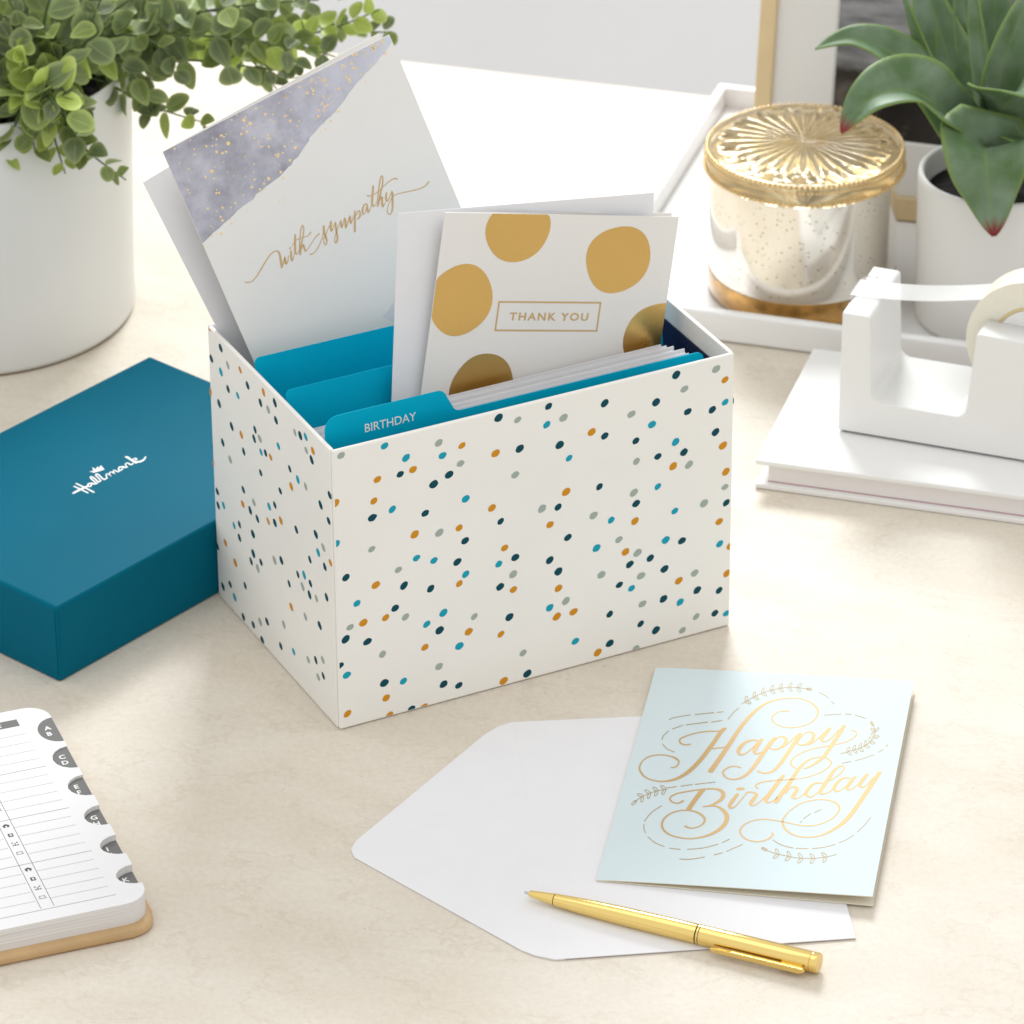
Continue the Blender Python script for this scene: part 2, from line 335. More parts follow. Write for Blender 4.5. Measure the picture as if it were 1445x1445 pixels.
def prism_bm(poly, z0, z1, bev=0, seg=2):
    b = bmesh.new()
    lo = [b.verts.new((x, y, z0)) for x, y in poly]; hi = [b.verts.new((x, y, z1)) for x, y in poly]
    b.faces.new(lo[::-1]); top = b.faces.new(hi); n = len(poly)
    for i in range(n): b.faces.new((lo[i], lo[(i+1) % n], hi[(i+1) % n], hi[i]))
    if bev:
        es = [e for e in b.edges if abs(e.verts[0].co.z - e.verts[1].co.z) < 1e-9]
        bmesh.ops.bevel(b, geom=es, offset=bev, segments=seg, profile=.5, affect='EDGES')
    return b

def lathe(profile, n=72, axis='Z'):
    vs_, fs = [], []
    for r, z in profile:
        for k in range(n):
            a = 2 * math.pi * k / n
            vs_.append((r * math.cos(a), r * math.sin(a), z) if axis == 'Z' else (z, r * math.cos(a), r * math.sin(a)))
    for i in range(len(profile) - 1):
        for k in range(n):
            fs.append((i*n+k, i*n+(k+1) % n, (i+1)*n+(k+1) % n, (i+1)*n+k))
    return vs_, fs

def cap(vs_, fs, row, n, flip=False):
    f = list(range(row*n, row*n+n)); fs.append(tuple(f[::-1] if flip else f))

def rounded(x0, y0, x1, y1, r, n=6, corners=(1, 1, 1, 1)):
    out = []
    cs = ((x0+r, y0+r, 180), (x1-r, y0+r, 270), (x1-r, y1-r, 0), (x0+r, y1-r, 90))
    raw = ((x0, y0), (x1, y0), (x1, y1), (x0, y1))
    for i, (cx, cy, a0) in enumerate(cs):
        if corners[i]:
            for k in range(n+1):
                a = R(a0 + 90*k/n); out.append((cx + r*math.cos(a), cy + r*math.sin(a)))
        else: out.append(raw[i])
    return out

def strokes(data, z, unit=1e-5, flip=1):
    """calligraphic strokes: every entry is x, y, width, x, y, width ..."""
    vs_, fs = [], []
    for k, s in enumerate(data):
        P = [(s[i]*unit, s[i+1]*unit, s[i+2]*unit) for i in range(0, len(s), 3)]
        n = len(P); b0 = len(vs_); zz = z + (k % 7) * 6e-6
        for i in range(n):
            a, c = P[max(i-1, 0)], P[min(i+1, n-1)]
            dx, dy = c[0]-a[0], c[1]-a[1]; l = math.hypot(dx, dy) or 1; nx, ny = -dy/l, dx/l
            h = P[i][2]/2
            vs_.append((P[i][0]+nx*h, P[i][1]+ny*h, zz)); vs_.append((P[i][0]-nx*h, P[i][1]-ny*h, zz))
        for i in range(n-1): fs.append((b0+2*i, b0+2*i+1, b0+2*i+3, b0+2*i+2))
        for i, j in ((0, 1), (n-1, n-2)):      # round ends
            h = P[i][2]/2; a0 = math.atan2(P[i][1]-P[j][1], P[i][0]-P[j][0]); c = len(vs_)
            for q in range(7):
                a = a0 - math.pi/2 + math.pi*q/6; vs_.append((P[i][0]+h*math.cos(a), P[i][1]+h*math.sin(a), zz))
            fs.append(tuple(range(c, c+7)))
    return vs_, fs

def text_mesh(body, size, width=None, spacing=1.0, x=0, y=0, z=0, align='LEFT', bold=0):
    cu = bpy.data.curves.new('lettering', 'FONT'); cu.body = body; cu.size = size; cu.space_character = spacing
    cu.align_x = align; cu.offset = bold; cu.resolution_u = 4
    o = bpy.data.objects.new('lettering', cu); COL.objects.link(o)
    bpy.context.view_layer.update()
    me = bpy.data.meshes.new_from_object(o.evaluated_get(bpy.context.evaluated_depsgraph_get()))
    vs_ = [v.co.copy() for v in me.vertices]; fs = [tuple(p.vertices) for p in me.polygons]
    bpy.data.objects.remove(o); bpy.data.curves.remove(cu); bpy.data.meshes.remove(me)
    xs = [v.x for v in vs_]; sx = 1
    if width and xs: sx = width / (max(xs) - min(xs))
    x0 = min(xs) if align == 'LEFT' else 0
    return [((v.x - x0) * sx + x, v.y + y, z) for v in vs_], fs

def join(parts):
    vs_, fs = [], []
    for v, f in parts:
        b = len(vs_); vs_ += list(v); fs += [tuple(i + b for i in q) for q in f]
    return vs_, fs

def blob(cx, cy, rx, ry, z, seed, n=40, wob=.03, rot=0, clip=None):
    rnd = random.Random(seed); ph = [rnd.uniform(0, 6.28) for _ in range(4)]; am = [rnd.uniform(-1, 1)*wob for _ in range(4)]
    out = []
    for k in range(n):
        a = 2*math.pi*k/n; r = 1 + sum(am[j]*math.cos((j+2)*a + ph[j]) for j in range(4))
        x, y = rx*r*math.cos(a), ry*r*math.sin(a)
        x, y = cx + x*math.cos(rot) - y*math.sin(rot), cy + x*math.sin(rot) + y*math.cos(rot)
        if clip: x = min(max(x, clip[0]), clip[2]); y = min(max(y, clip[1]), clip[3])
        out.append((x, y, z))
    return out, [tuple(range(n))]

# ------------------------------------------------------------------ setting
TA = R(-16.2)
bm = box_bm(-1.6, -2.2, -.035, 2.0, .7585, 0, .003, 2)
table = struct(bm_obj('table', bm, 'table')); table.rotation_euler = (0, 0, TA)
w = struct(obj('wall', [(-4, 2.25, -.8), (4, 2.25, -.8), (4, 2.25, 2.6), (-4, 2.25, 2.6), (-4, 2.35, -.8), (4, 2.35, -.8), (4, 2.35, 2.6), (-4, 2.35, 2.6)],
               [(0, 1, 2, 3), (5, 4, 7, 6), (3, 2, 6, 7), (1, 5, 6, 2), (4, 0, 3, 7)], 'wall'))
f = struct(obj('floor', [(-4, -3.5, -.8), (4, -3.5, -.8), (4, 2.35, -.8), (-4, 2.35, -.8)], [(0, 1, 2, 3)], 'floor'))

# ------------------------------------------------------------------ dotted card box
W, D, H, T = .21456, .14603, .15399, .0022
BA = R(26.496)
DF = "C269,1501 G551,1446 O673,1401 C379,1409 O414,1337 T347,1329 O228,1331 C570,1373 G664,1306 T603,1261 T521,1230 O850,1314 T979,1307 T868,1502 G969,1466 T1134,1498 C1124,1401 G954,1170 O207,1220 C302,1150 T197,1132 C689,1107 T474,1084 O417,983 G547,958 O652,957 T683,878 O828,1021 T874,935 G1097,947 O1140,847 G190,962 C424,851 C516,813 T640,772 G327,812 O894,782 T951,714 C862,701 T1138,649 G939,623 C684,692 O649,649 T52,843 O207,760 T355,717 T496,662 T868,572 O940,537 C106,686 T306,605 O255,566 G360,541 C562,509 C1137,381 G67,564 O137,570 C472,470 T540,417 G727,443 T917,388 O696,366 O870,304 T42,504 T156,459 O460,343 C645,299 G234,367 G534,214 G990,164 T10,366 C43,303 T240,203 C342,185 T557,107 T639,77 T1013,39 O883,34 O248,116 T382,15 O450,9 O41,85 O265,13 G44,1507 O7,1259 C4,1039 G1214,1416 T1436,1440 T1716,1376 G1582,1344 C1695,1259 T1825,1499 G2045,1477 O2095,1406 G1871,1410 C2098,1282 T1891,1281 T2027,1258 O1366,1300 T1437,1261 T1193,1273 C1244,1188 T1607,1191 T2047,1129 C1826,1130 O2090,1043 T1729,1074 T1873,1061 G1611,1077 O1814,998 G1902,984 O2109,892 O1228,1006 T1409,988 G1598,906 C1730,906 G2105,807 T1611,842 T2114,716 T1184,933 G1989,745 G1377,836 C1474,785 O1605,745 C1826,744 O2076,619 T1237,750 C1394,649 G1517,664 O1554,585 G1621,562 C1777,593 T1868,565 C2081,491 O2141,463 T1692,513 T1578,508 T1185,573 T1772,430 G1421,491 G1641,426 G1942,361 O2124,310 O1853,341 T1521,407 C1589,369 O1185,478 T1958,259 T2082,224 G1226,395 T1768,260 C1862,216 O1268,322 O1176,320 G1650,263 T1468,254 T2060,98 C2126,79 G1954,107 T1641,151 T1727,91 G1877,49 C1278,151 T1469,86 G1615,13 O1402,52"
DL = "O1425,1539 T1291,1485 T1415,1368 G1210,1428 C1300,1349 O1058,1474 T1218,1293 C1100,1313 T973,1429 O1455,1169 T1478,1088 T1339,1154 O781,1483 T822,1406 T648,1489 G731,1412 T641,1397 T1191,1098 O1074,1108 T901,1220 T916,1163 G846,1197 T1313,948 T1469,862 T1052,1025 C837,1127 T782,1149 O722,1156 C623,1265 O1466,766 G1227,894 G420,1438 T358,1451 C295,1475 G293,1403 O216,1438 T233,1381 T850,1006 T495,1203 C403,1190 G313,1197 O484,1112 T1409,622 T1075,799 T619,1020 T1405,545 C1335,580 O1089,711 G949,791 T998,721 C761,862 T691,906 T144,1181 T37,1288 C1210,527 T1141,569 T912,717 O779,771 T698,803 O624,853 T56,1139 T1147,490 T975,599 T440,896 T210,987 O1331,367 T1435,292 G127,957 C189,898 T290,807 O49,914 O1214,312 T980,485 T1011,425 T887,484 G931,426 G718,583 T634,625 T116,857 T439,647 C364,683 G386,606 T292,673 T307,602 G226,624 T106,694 T548,538 T1386,85 T1291,147 T1098,240 C1239,99 O532,416 G365,449 T197,489 T1137,38 T1014,58 G925,122 T838,170 G631,263 T907,26 T677,115 C521,167 G346,215 T256,262 G173,308 T172,218 G233,178"
DC = {'T': 0, 'C': 1, 'O': 2, 'G': 3}
card_box = tag(empty('card_box', (0, 0, 0), (0, 0, BA)), 'open ivory storage box printed with teal, turquoise, ochre and sage dots', 'box')
front = bm_obj('front_panel', box_bm(0, 0, .0004, W, T, H, .0010, 3), 'boxpaper', card_box)
left = bm_obj('side_panel', box_bm(-.0004, T+.0002, .0004, T-.0004, D-T-.0002, H-.0002, .0006, 2), 'boxpaper', card_box)
right = bm_obj('side_panel', box_bm(W-T+.0004, T+.0002, .0004, W+.0004, D-T-.0002, H-.0002, .0006, 2), 'boxpaper', card_box)
back = bm_obj('back_panel', box_bm(0, D-T, .0004, W, D, H, .0010, 3), 'boxpaper', card_box)
bm_obj('base_panel', box_bm(T, T+.0004, .0004, W-T, D-T-.0004, .0026), 'boxinner', card_box)
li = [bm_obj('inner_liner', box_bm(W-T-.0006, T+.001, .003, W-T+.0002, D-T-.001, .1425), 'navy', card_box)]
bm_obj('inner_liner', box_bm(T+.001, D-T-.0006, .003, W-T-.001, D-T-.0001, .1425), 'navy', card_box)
def dots(data, wmax, to3d, name, parent, seed):
    vs_, fs, mi = [], [], []
    rnd = random.Random(seed)
    for tok in data.split():
        u, z = [float(q)*1e-4 for q in tok[1:].split(',')]
        s = rnd.uniform(.88, 1.1)
        v, fc = blob(u, z, .00226*s, .00180*s*rnd.uniform(.92, 1.05), 0, rnd.random(), 18, .035, R(rnd.uniform(20, 48)), (.0006, .0012, wmax-.0006, H-.0012))
        b = len(vs_); vs_ += [to3d(x, y) for x, y, _ in v]; fs.append(tuple(i+b for i in fc[0])); mi.append(DC[tok[0]])
    o = obj(name, vs_, fs, None, parent, mats=['d_teal', 'd_cyan', 'd_orange', 'd_sage'], mi=mi)
    return o
dots(DF, W, lambda u, z: (u, -.00006, z), 'printed_dots', front, 1)
dots(DL, D, lambda u, z: (-.00046, u, z), 'printed_dots', left, 2)
# rear and right faces carry the same print
rr = random.Random(8)
dots(' '.join('%s%d,%d' % (rr.choice('TTCOG'), rr.uniform(20, 1440), rr.uniform(20, 1520)) for _ in range(110)), D, lambda u, z: (W+.00046, u, z), 'printed_dots', right, 3)
dots(' '.join('%s%d,%d' % (rr.choice('TTCOG'), rr.uniform(20, 2120), rr.uniform(20, 1520)) for _ in range(150)), W, lambda u, z: (W-u, D+.00006, z), 'printed_dots', back, 4)

BM = Matrix.Rotation(BA, 4, 'Z')
def lean(bx, t0, bz, al, be=0):
    """frame of a sheet that stands in the box: x along it, y up it, z towards the front"""
    al, be = R(al), R(be)
    up = Vector((0, math.sin(al), math.cos(al))); X = Vector((1, 0, 0))
    u = math.cos(be)*X + math.sin(be)*up; v = -math.sin(be)*X + math.cos(be)*up; n = u.cross(v)
    m = Matrix((( u.x, v.x, n.x, bx), (u.y, v.y, n.y, t0), (u.z, v.z, n.z, bz), (0, 0, 0, 1)))
    return BM @ m

# dividers
def divider(label, t_top, al, top, tab=None):
    z0 = .0034; t0 = t_top - (top - z0) * math.tan(R(al)); hgt = (top - z0) / math.cos(R(al))
    o = tag(empty('divider', mtx=lean(.0034, t0, z0, al)), label, 'divider', None)
    wd = .2025
    if tab:
        lo = hgt - .0128
        poly = [(0, 0), (wd, 0)] + [(wd-.004+.004*math.cos(R(a)), lo-.004+.004*math.sin(R(a))) for a in range(0, 91, 18)]
        poly += [(tab+.0075-.0045*math.sin(R(a)), lo+.0045-.0045*math.cos(R(a))) for a in range(0, 76, 15)]
        poly += [(tab+.0015-.006+.005*math.cos(R(a)), hgt-.005+.005*math.sin(R(a))) for a in range(15, 91, 15)]
        poly += [(.007+.007*math.cos(R(a)), hgt-.007+.007*math.sin(R(a))) for a in range(90, 181, 15)]
    else:
        poly = rounded(0, 0, wd, hgt, .003)
    bm_obj('sheet', prism_bm(poly, 0, .0005), 'teal_div', o)
    return o, hgt
dv1, _ = divider('turquoise divider without lettering, just in front of the sympathy card', .0975, 12, .1568)
dv2, _ = divider('turquoise divider without lettering, just behind the thank you card and its envelope', .0606, 9, .1568)
dv3, hh = divider('turquoise divider with a raised tab reading BIRTHDAY', .0165, 3, .1628, .0635)
v, fc = text_mesh('BIRTHDAY', .0062, .0268, 1.0, .0206, hh-.0122, .00058, bold=.00004)
obj('printed_word', v, fc, 'white_ink', dv3)

# white envelopes filed behind the tab
rnd = random.Random(4)
EN = 9
for i in range(EN):
    tt = .0192 + i*.0027; al = 4.2 + .25*i; z0 = .0034; top = .1495 - .0007*i + rnd.uniform(-.0009, .0009)
    hgt = (top - z0)/math.cos(R(al)); t0 = tt - (top - z0)*math.tan(R(al))
    x0 = .0045 + rnd.uniform(0, .002); x1 = .2012 - .0006*i + rnd.uniform(-.0035, .001)
    o = tag(empty('envelope', mtx=lean(x0, t0, z0, al)), 'white envelope filed upright, %s one behind the divider tab reading BIRTHDAY' % ('first', 'second', 'third', 'fourth', 'fifth', 'sixth', 'seventh', 'eighth', 'ninth')[i], 'envelope', 'envelopes filed behind the lettered tab')
    wd = x1 - x0
    bm_obj('front_sheet', prism_bm([(0, 0), (wd, 0), (wd, hgt), (0, hgt)], .0005, .0008), 'paper', o)
    bm_obj('back_sheet', prism_bm([(0, 0), (wd+.0008, 0), (wd+.0008, hgt-.0012), (0, hgt-.0012)], -.0008, -.0005), 'paper', o)

def card(name, label, mtx, w_, h_, extra, gap, inside='cream_in'):
    """folded card, top left corner of the front leaf at (-w/2, h): y runs up the card; extra = the part hidden in the box"""
    o = tag(empty(name, mtx=mtx), label, 'greeting card')
    fr = bm_obj('front_leaf', prism_bm([(-w_/2, -extra), (w_/2, -extra), (w_/2, h_), (-w_/2, h_)], -.0004, 0), 'cardstock', o)
    bk = bm_obj('back_leaf', prism_bm([(-w_/2, -extra), (w_/2, -extra), (w_/2, h_), (-w_/2, h_)], -.0004, 0), 'cardstock', o)
    return o, fr, bk

# thank you card and its envelope
h_ = .1915
ty, fr, bk = card('thank_you_card', 'ivory card with large gold foil spots reading THANK YOU', lean(.1082, .031, .0329, 8.31, -13.04), .1278, h_, .012, .003)
bk.matrix_local = Matrix.Translation((-.0637, 0, -.0006)) @ Matrix.Rotation(R(3.0), 4, 'Y') @ Matrix.Translation((.0639, 0, 0))
cx0 = -.0639
def tyl(p): return (cx0 + p[0], h_ + p[1])
sp = []
for cx, cy, rx, ry, sd in ((.0400, -.0075, .0172, .0165, 3), (.0973, -.0218, .0180, .0168, 5), (.0143, -.0430, .0172, .0178, 7), (.0325, -.0885, .0170, .0192, 9), (.1268, -.0615, .0200, .0182, 12)):
    x, y = tyl((cx, cy)); sp.append(blob(x, y, rx, ry, .00006, sd, 48, .022, 0, (cx0, 0, -cx0, h_)))
v, fc = join(sp); obj('gold_spots', v, fc, 'foil', fr)
(ax, ay), (bx_, by_) = tyl((.0349, -.0434)), tyl((.0914, -.0585)); q = .00085
rv = [(ax, ay), (bx_, ay), (bx_, by_), (ax, by_), (ax+q, ay-q), (bx_-q, ay-q), (bx_-q, by_+q), (ax+q, by_+q)]
obj('gold_border', [(x, y, .00006) for x, y in rv], [(0, 4, 5, 1), (1, 5, 6, 2), (2, 6, 7, 3), (3, 7, 4, 0)], 'foil_soft', fr)
x, y = tyl((.0421, -.0529))
v, fc = text_mesh('THANK YOU', .0054, .0432, 1.25, x, y, .00006, bold=.00014); obj('gold_lettering', v, fc, 'foil_soft', fr)
te = tag(empty('envelope', mtx=lean(.1098, .0345, .0372, 9.29, -7.72)), 'white envelope standing behind the thank you card in the dotted box', 'envelope')
bm_obj('front_sheet', prism_bm([(-.0687, -.018), (.0687, -.018), (.0687, .1915), (-.0687, .1915)], .0002, .0005), 'paper', te)
bm_obj('back_sheet', prism_bm([(-.0685, -.018), (.0685, -.018), (.0685, .1885), (-.0685, .1885)], -.0005, -.0002), 'paper', te)

# sympathy card and its envelope
SYMP = [[1210,-7658,53,1257,-7697,50,1330,-7741,46,1424,-7771,46,1538,-7781,48,1674,-7752,52,1828,-7691,57,1995,-7594,60,2174,-7478,62,2362,-7358,62,2554,-7240,62,2744,-7127,60,2918,-7036,57,3056,-6994,56,3169,-6982,56,3263,-6989,56,3333,-7021,61,3381,-7081,77,3401,-7171,97,3377,-7312,108,3338,-7462,115,3308,-7584,121,3279,-7690,123,3249,-7788,116,3226,-7857,107],[3253,-7849,75,3327,-7776,65,3422,-7676,58,3521,-7543,67,3589,-7459,79,3562,-7546,106,3512,-7678,124,3488,-7770,116,3493,-7819,94,3567,-7785,73,3658,-7708,50,3725,-7601,47,3771,-7507,50],[3996,-7362,91,3953,-7451,100,3901,-7572,107,3848,-7726,103,3827,-7836,85,3890,-7795,66,3981,-7698,42,4066,-7599,39,4132,-7516,42],[3988,-7220,75,3997,-7214,79,4009,-7205,83,4020,-7196,79,4029,-7190,75],[4515,-6741,91,4451,-6870,99,4372,-7035,108,4305,-7180,114,4245,-7315,116,4196,-7436,112,4169,-7535,98,4176,-7608,66,4211,-7642,40,4283,-7597,38,4349,-7539,42],[4163,-7145,33,4256,-7072,33,4388,-7000,32,4542,-6991,33,4704,-7007,35,4858,-7038,37,4996,-7067,39,5101,-7068,41,5184,-7054,45,5253,-7017,52,5299,-6982,58],[4386,-7558,33,4498,-7326,46,4643,-7041,58,4780,-6804,60,4905,-6613,58,5000,-6503,54,5061,-6468,46,5075,-6530,52,5051,-6643,58,4992,-6770,57,4905,-6914,58,4791,-7072,69,4672,-7228,83,4574,-7359,98,4489,-7480,108,4413,-7614,106,4360,-7716,100],[4442,-7585,42,4550,-7492,54,4664,-7396,67,4707,-7364,69,4717,-7379,73,4699,-7467,92,4675,-7573,106,4668,-7655,97,4683,-7706,77,4731,-7705,57,4816,-7665,37,4958,-7588,36,5121,-7495,41,5276,-7404,45,5426,-7325,49,5576,-7279,57,5687,-7253,65],[4843,-7959,70,4920,-7983,57,5034,-7990,44,5168,-7943,46,5324,-7855,50,5510,-7715,48,5685,-7562,46,5797,-7435,42,5879,-7314,42,5954,-7180,58,6005,-7076,75],[6044,-7031,108,5993,-7148,113,5940,-7302,115,5927,-7453,113,5922,-7594,106,5907,-7703,91,5880,-7789,75,5820,-7864,65,5760,-7901,56,5727,-7866,51,5717,-7794,49,5729,-7708,45,5778,-7609,42,5894,-7505,39,6036,-7393,38,6188,-7254,37,6309,-7142,38],[6479,-7002,100,6426,-7089,110,6365,-7204,117,6318,-7339,112,6307,-7433,92,6377,-7395,68,6480,-7304,42,6602,-7184,49,6692,-7108,64,6668,-7185,84,6608,-7325,100,6568,-7474,107,6530,-7630,108,6498,-7771,102,6456,-7895,92,6372,-8007,79,6293,-8073,66,6261,-8046,59,6261,-7970,58,6292,-7880,50,6364,-7763,42,6508,-7603,39,6670,-7442,38,6808,-7309,37,6909,-7216,38],[6970,-7182,75,6938,-7275,93,6902,-7385,108,6869,-7474,105,6865,-7517,89,6931,-7462,64,7027,-7361,42,7138,-7223,54,7221,-7135,71,7206,-7228,94,7155,-7382,108,7094,-7536,110,7063,-7638,93,7125,-7585,69,7233,-7464,42,7384,-7291,53,7504,-7168,74,7486,-7250,95,7428,-7388,109,7390,-7485,105,7383,-7539,86,7454,-7496,64,7556,-7409,38,7669,-7301,36,7761,-7209,42],[7835,-7096,84,7766,-7239,92,7677,-7426,101,7594,-7610,106,7518,-7778,109,7461,-7906,105,7423,-7990,101],[7735,-7369,42,7821,-7289,45,7924,-7204,50,8005,-7162,57,8058,-7163,62,8058,-7240,72,8024,-7340,76,7961,-7425,69,7888,-7488,58,7821,-7501,47,7770,-7494,39],[7872,-7523,33,8083,-7413,33],[8550,-7041,54,8496,-7020,61,8421,-7020,74,8329,-7091,90,8243,-7190,101,8181,-7308,96,8155,-7406,81,8194,-7436,62,8265,-7417,50,8350,-7341,48,8436,-7243,51,8505,-7153,55,8552,-7086,59],[8552,-7086,75,8516,-7185,89,8476,-7306,100,8443,-7418,96,8442,-7484,79,8520,-7432,60,8624,-7336,38,8720,-7240,35,8794,-7162,38],[9215,-6401,93,9138,-6541,101,9038,-6723,109,8938,-6898,112,8853,-7062,109,8808,-7200,98,8803,-7296,79,8857,-7322,56,8940,-7299,37,9039,-7226,35,9121,-7152,38],[8754,-6690,77,8810,-6732,58,8899,-6775,39,9018,-6793,37,9170,-6788,40,9370,-6747,43,9582,-6691,45,9773,-6638,45,9950,-6592,45,10109,-6561,48,10248,-6545,52,10359,-6553,58,10442,-6577,62,10487,-6623,63,10508,-6665,63],[9121,-7152,38,9226,-6983,48,9368,-6757,59,9521,-6515,65,9665,-6301,68,9769,-6175,63,9836,-6127,55,9854,-6182,61,9829,-6296,67,9759,-6439,71,9660,-6600,76,9541,-6756,84,9415,-6910,93,9301,-7056,103,9197,-7189,110,9103,-7308,107,9037,-7391,101],[9130,-7286,42,9248,-7195,49,9373,-7104,59,9425,-7080,62,9430,-7111,75,9371,-7229,95,9300,-7370,109,9260,-7492,105,9259,-7565,86,9343,-7513,64,9432,-7436,38],[9721,-7018,85,9663,-7105,98,9600,-7217,109,9560,-7332,105,9558,-7412,85,9625,-7398,63,9735,-7327,42,9904,-7174,59,10037,-7066,81,10010,-7165,99,9929,-7337,110,9864,-7497,113,9794,-7658,110,9724,-7806,99,9648,-7932,85,9554,-8029,70,9467,-8079,57,9407,-8045,54,9377,-7970,56,9381,-7884,53,9426,-7778,47,9535,-7645,41,9675,-7513,38,9819,-7406,39,9964,-7332,41,10089,-7314,42,10219,-7329,43,10377,-7361,45,10554,-7408,47,10754,-7466,49,10965,-7525,51,11180,-7582,51,11384,-7625,51,11560,-7638,53,11706,-7632,57,11815,-7606,62,11895,-7574,67,11951,-7549,72,11984,-7531,75]]
WASH = [[0.00029,-0.04939],[0.02037,-0.04402],[0.03835,-0.03986],[0.05224,-0.03671],[0.06272,-0.03302],[0.07403,-0.02664],[0.08889,-0.02197],[0.10859,-0.01308],[0.12428,-0.0072],[0.12956,-0.00053]]
WASH2 = [[0.07023,-0.12517],[0.07425,-0.12366],[0.079,-0.12055],[0.07453,-0.13051]]
sy, fr, bk = card('sympathy_card', 'tall ivory card with lavender watercolour corner reading with sympathy', lean(.0949, .100, .0877, 18.06, 14.70), .1304, h_, .068, .004)
bk.matrix_local = Matrix.Translation((-.0650, 0, -.0006)) @ Matrix.Rotation(R(5.0), 4, 'Y') @ Matrix.Translation((.0652, 0, 0))
sx0 = -.0652
tr = lambda data: [[(s if k % 3 == 2 else (s + sx0*1e5 if k % 3 == 0 else s + h_*1e5)) for k, s in enumerate(st)] for st in data]
v, fc = strokes(tr(SYMP), .00006); obj('gold_lettering', v, fc, 'foil_soft', fr)
rnd = random.Random(12)
pl = []
wp = [(0.0001, -.0001)] + [(0.0001, WASH[0][1])] + [tuple(p) for p in WASH[1:-1]] + [(.1300, -.004), (.1300, -.0001)]
fine = []
for i in range(len(wp)):
    a, b = wp[i], wp[(i+1) % len(wp)]
    for k in range(6 if 1 <= i < len(wp)-3 else 1):
        t = k/6; j = .0005 if 0 < k else 0
        fine.append((a[0]+(b[0]-a[0])*t + rnd.uniform(-j, j), a[1]+(b[1]-a[1])*t + rnd.uniform(-j, j)))
obj('watercolour_wash', [(sx0+x, h_+y, .00004) for x, y in fine], [tuple(range(len(fine)))], 'wash', fr)
obj('watercolour_wash', [(sx0+x, h_+y, .00004) for x, y in WASH2] , [(0, 1, 2, 3)], 'wash_faint', fr)
def wash_y(x):
    for (x0, y0), (x1, y1) in zip(WASH, WASH[1:]):
        if x0 <= x <= x1: return y0 + (y1-y0)*(x-x0)/(x1-x0)
    return -.001
sp = []
for i in range(190):
    x = rnd.uniform(.003, .128); lo = wash_y(x)
    y = lo + .004 - rnd.random()**.8*(lo + .004) * 1.0 if rnd.random() < .8 else lo + rnd.uniform(-.003, .005)
    y = min(y, -.0008)
    r = rnd.choice((.0003, .00035, .0004, .00048, .0006, .0007)) * (1.5 if x < .075 and rnd.random() < .25 else 1)
    sp.append(blob(sx0+x, h_+y, r, r, .00008, i, 10, .06))
for x, y in ((.048, -.048), (.0445, -.0485), (.046, -.050), (.0015, -.052), (.086, -.083), (.118, -.103), (.116, -.106), (.120, -.107), (.119, -.110), (.123, -.108), (.079, -.118), (.1215, -.1045)):
    sp.append(blob(sx0+x, h_+y, .0003, .0003, .00008, x, 10, .05))
v, fc = join(sp); obj('gold_speckles', v, fc, 'foil_light', fr)['kind'] = 'stuff'
se = tag(empty('envelope', mtx=lean(.1010, .1150, .0762, 16.9, 18.41)), 'white envelope tilted behind the sympathy card in the dotted box', 'envelope')
bm_obj('front_sheet', prism_bm([(-.0682, -.06), (.0682, -.06), (.0682, .1915), (-.0682, .1915)], .0002, .0005), 'paper', se)
bm_obj('back_sheet', prism_bm([(-.068, -.06), (.068, -.06), (.068, .1885), (-.068, .1885)], -.0005, -.0002), 'paper', se)

# ------------------------------------------------------------------ teal lid
LOGO = [[8611,7426,121,8783,7436,147,9017,7440,175,9292,7421,171,9517,7400,157],[9137,7906,89,9138,7691,94,9135,7411,97,9121,7120,91,9108,6891,85],[9407,8030,88,9406,7774,93,9399,7429,97,9373,7034,101,9349,6715,105],[9950,7439,114,9879,7489,132,9787,7522,120,9688,7473,83,9612,7397,82,9595,7318,127,9629,7266,119,9753,7307,78,9874,7363,67],[9950,7439,124,9951,7379,127,9967,7308,140,10026,7259,127,10082,7227,112],[10082,7227,71,10120,7349,75,10170,7511,81,10219,7682,86,10272,7836,81,10334,7933,64,10388,7976,79,10422,7953,104,10430,7870,82,10394,7712,83,10339,7533,86,10271,7374,89,10240,7261,139,10337,7261,88,10446,7294,65],[10421,7269,66,10484,7420,70,10560,7605,77,10611,7757,83,10660,7877,74,10728,7942,70,10784,7952,114,10802,7896,94,10787,7782,83,10716,7587,83,10644,7393,88,10619,7291,103,10635,7237,127,10731,7224,99,10828,7231,88],[10828,7231,58,10930,7381,62,11049,7526,65,11135,7539,106,11180,7483,76,11125,7324,74,11080,7210,80,11169,7349,63,11290,7519,49,11386,7545,81,11446,7501,85,11411,7351,82,11383,7241,83,11480,7384,63,11594,7549,49,11642,7541,97,11662,7469,81,11653,7357,88,11650,7259,126,11710,7257,83,11772,7282,61],[12172,7480,130,12107,7526,140,12018,7550,108,11910,7480,76,11827,7385,80,11827,7308,130,11880,7266,102,12002,7314,70,12117,7377,64],[12220,7479,94,12203,7411,98,12200,7335,122,12251,7292,121,12305,7266,112],[12305,7266,65,12369,7401,62,12455,7538,56,12550,7576,85,12626,7559,116,12631,7490,92,12617,7402,95,12614,7324,112,12633,7270,125,12714,7279,80,12793,7305,65],[12910,7222,130,12943,7405,120,12984,7641,112,13021,7884,112,13048,8075,113],[13048,8075,102,13079,8043,100,13091,7944,81,13015,7673,74,12934,7419,72],[12897,7407,54,12949,7497,54,13030,7587,64,13152,7606,101,13252,7584,131,13253,7518,74,13197,7446,65,13067,7421,71,12957,7392,50,12978,7307,133,13056,7218,175,13152,7160,170,13270,7133,140,13410,7157,112,13543,7204,94,13639,7256,77,13700,7299,67]]
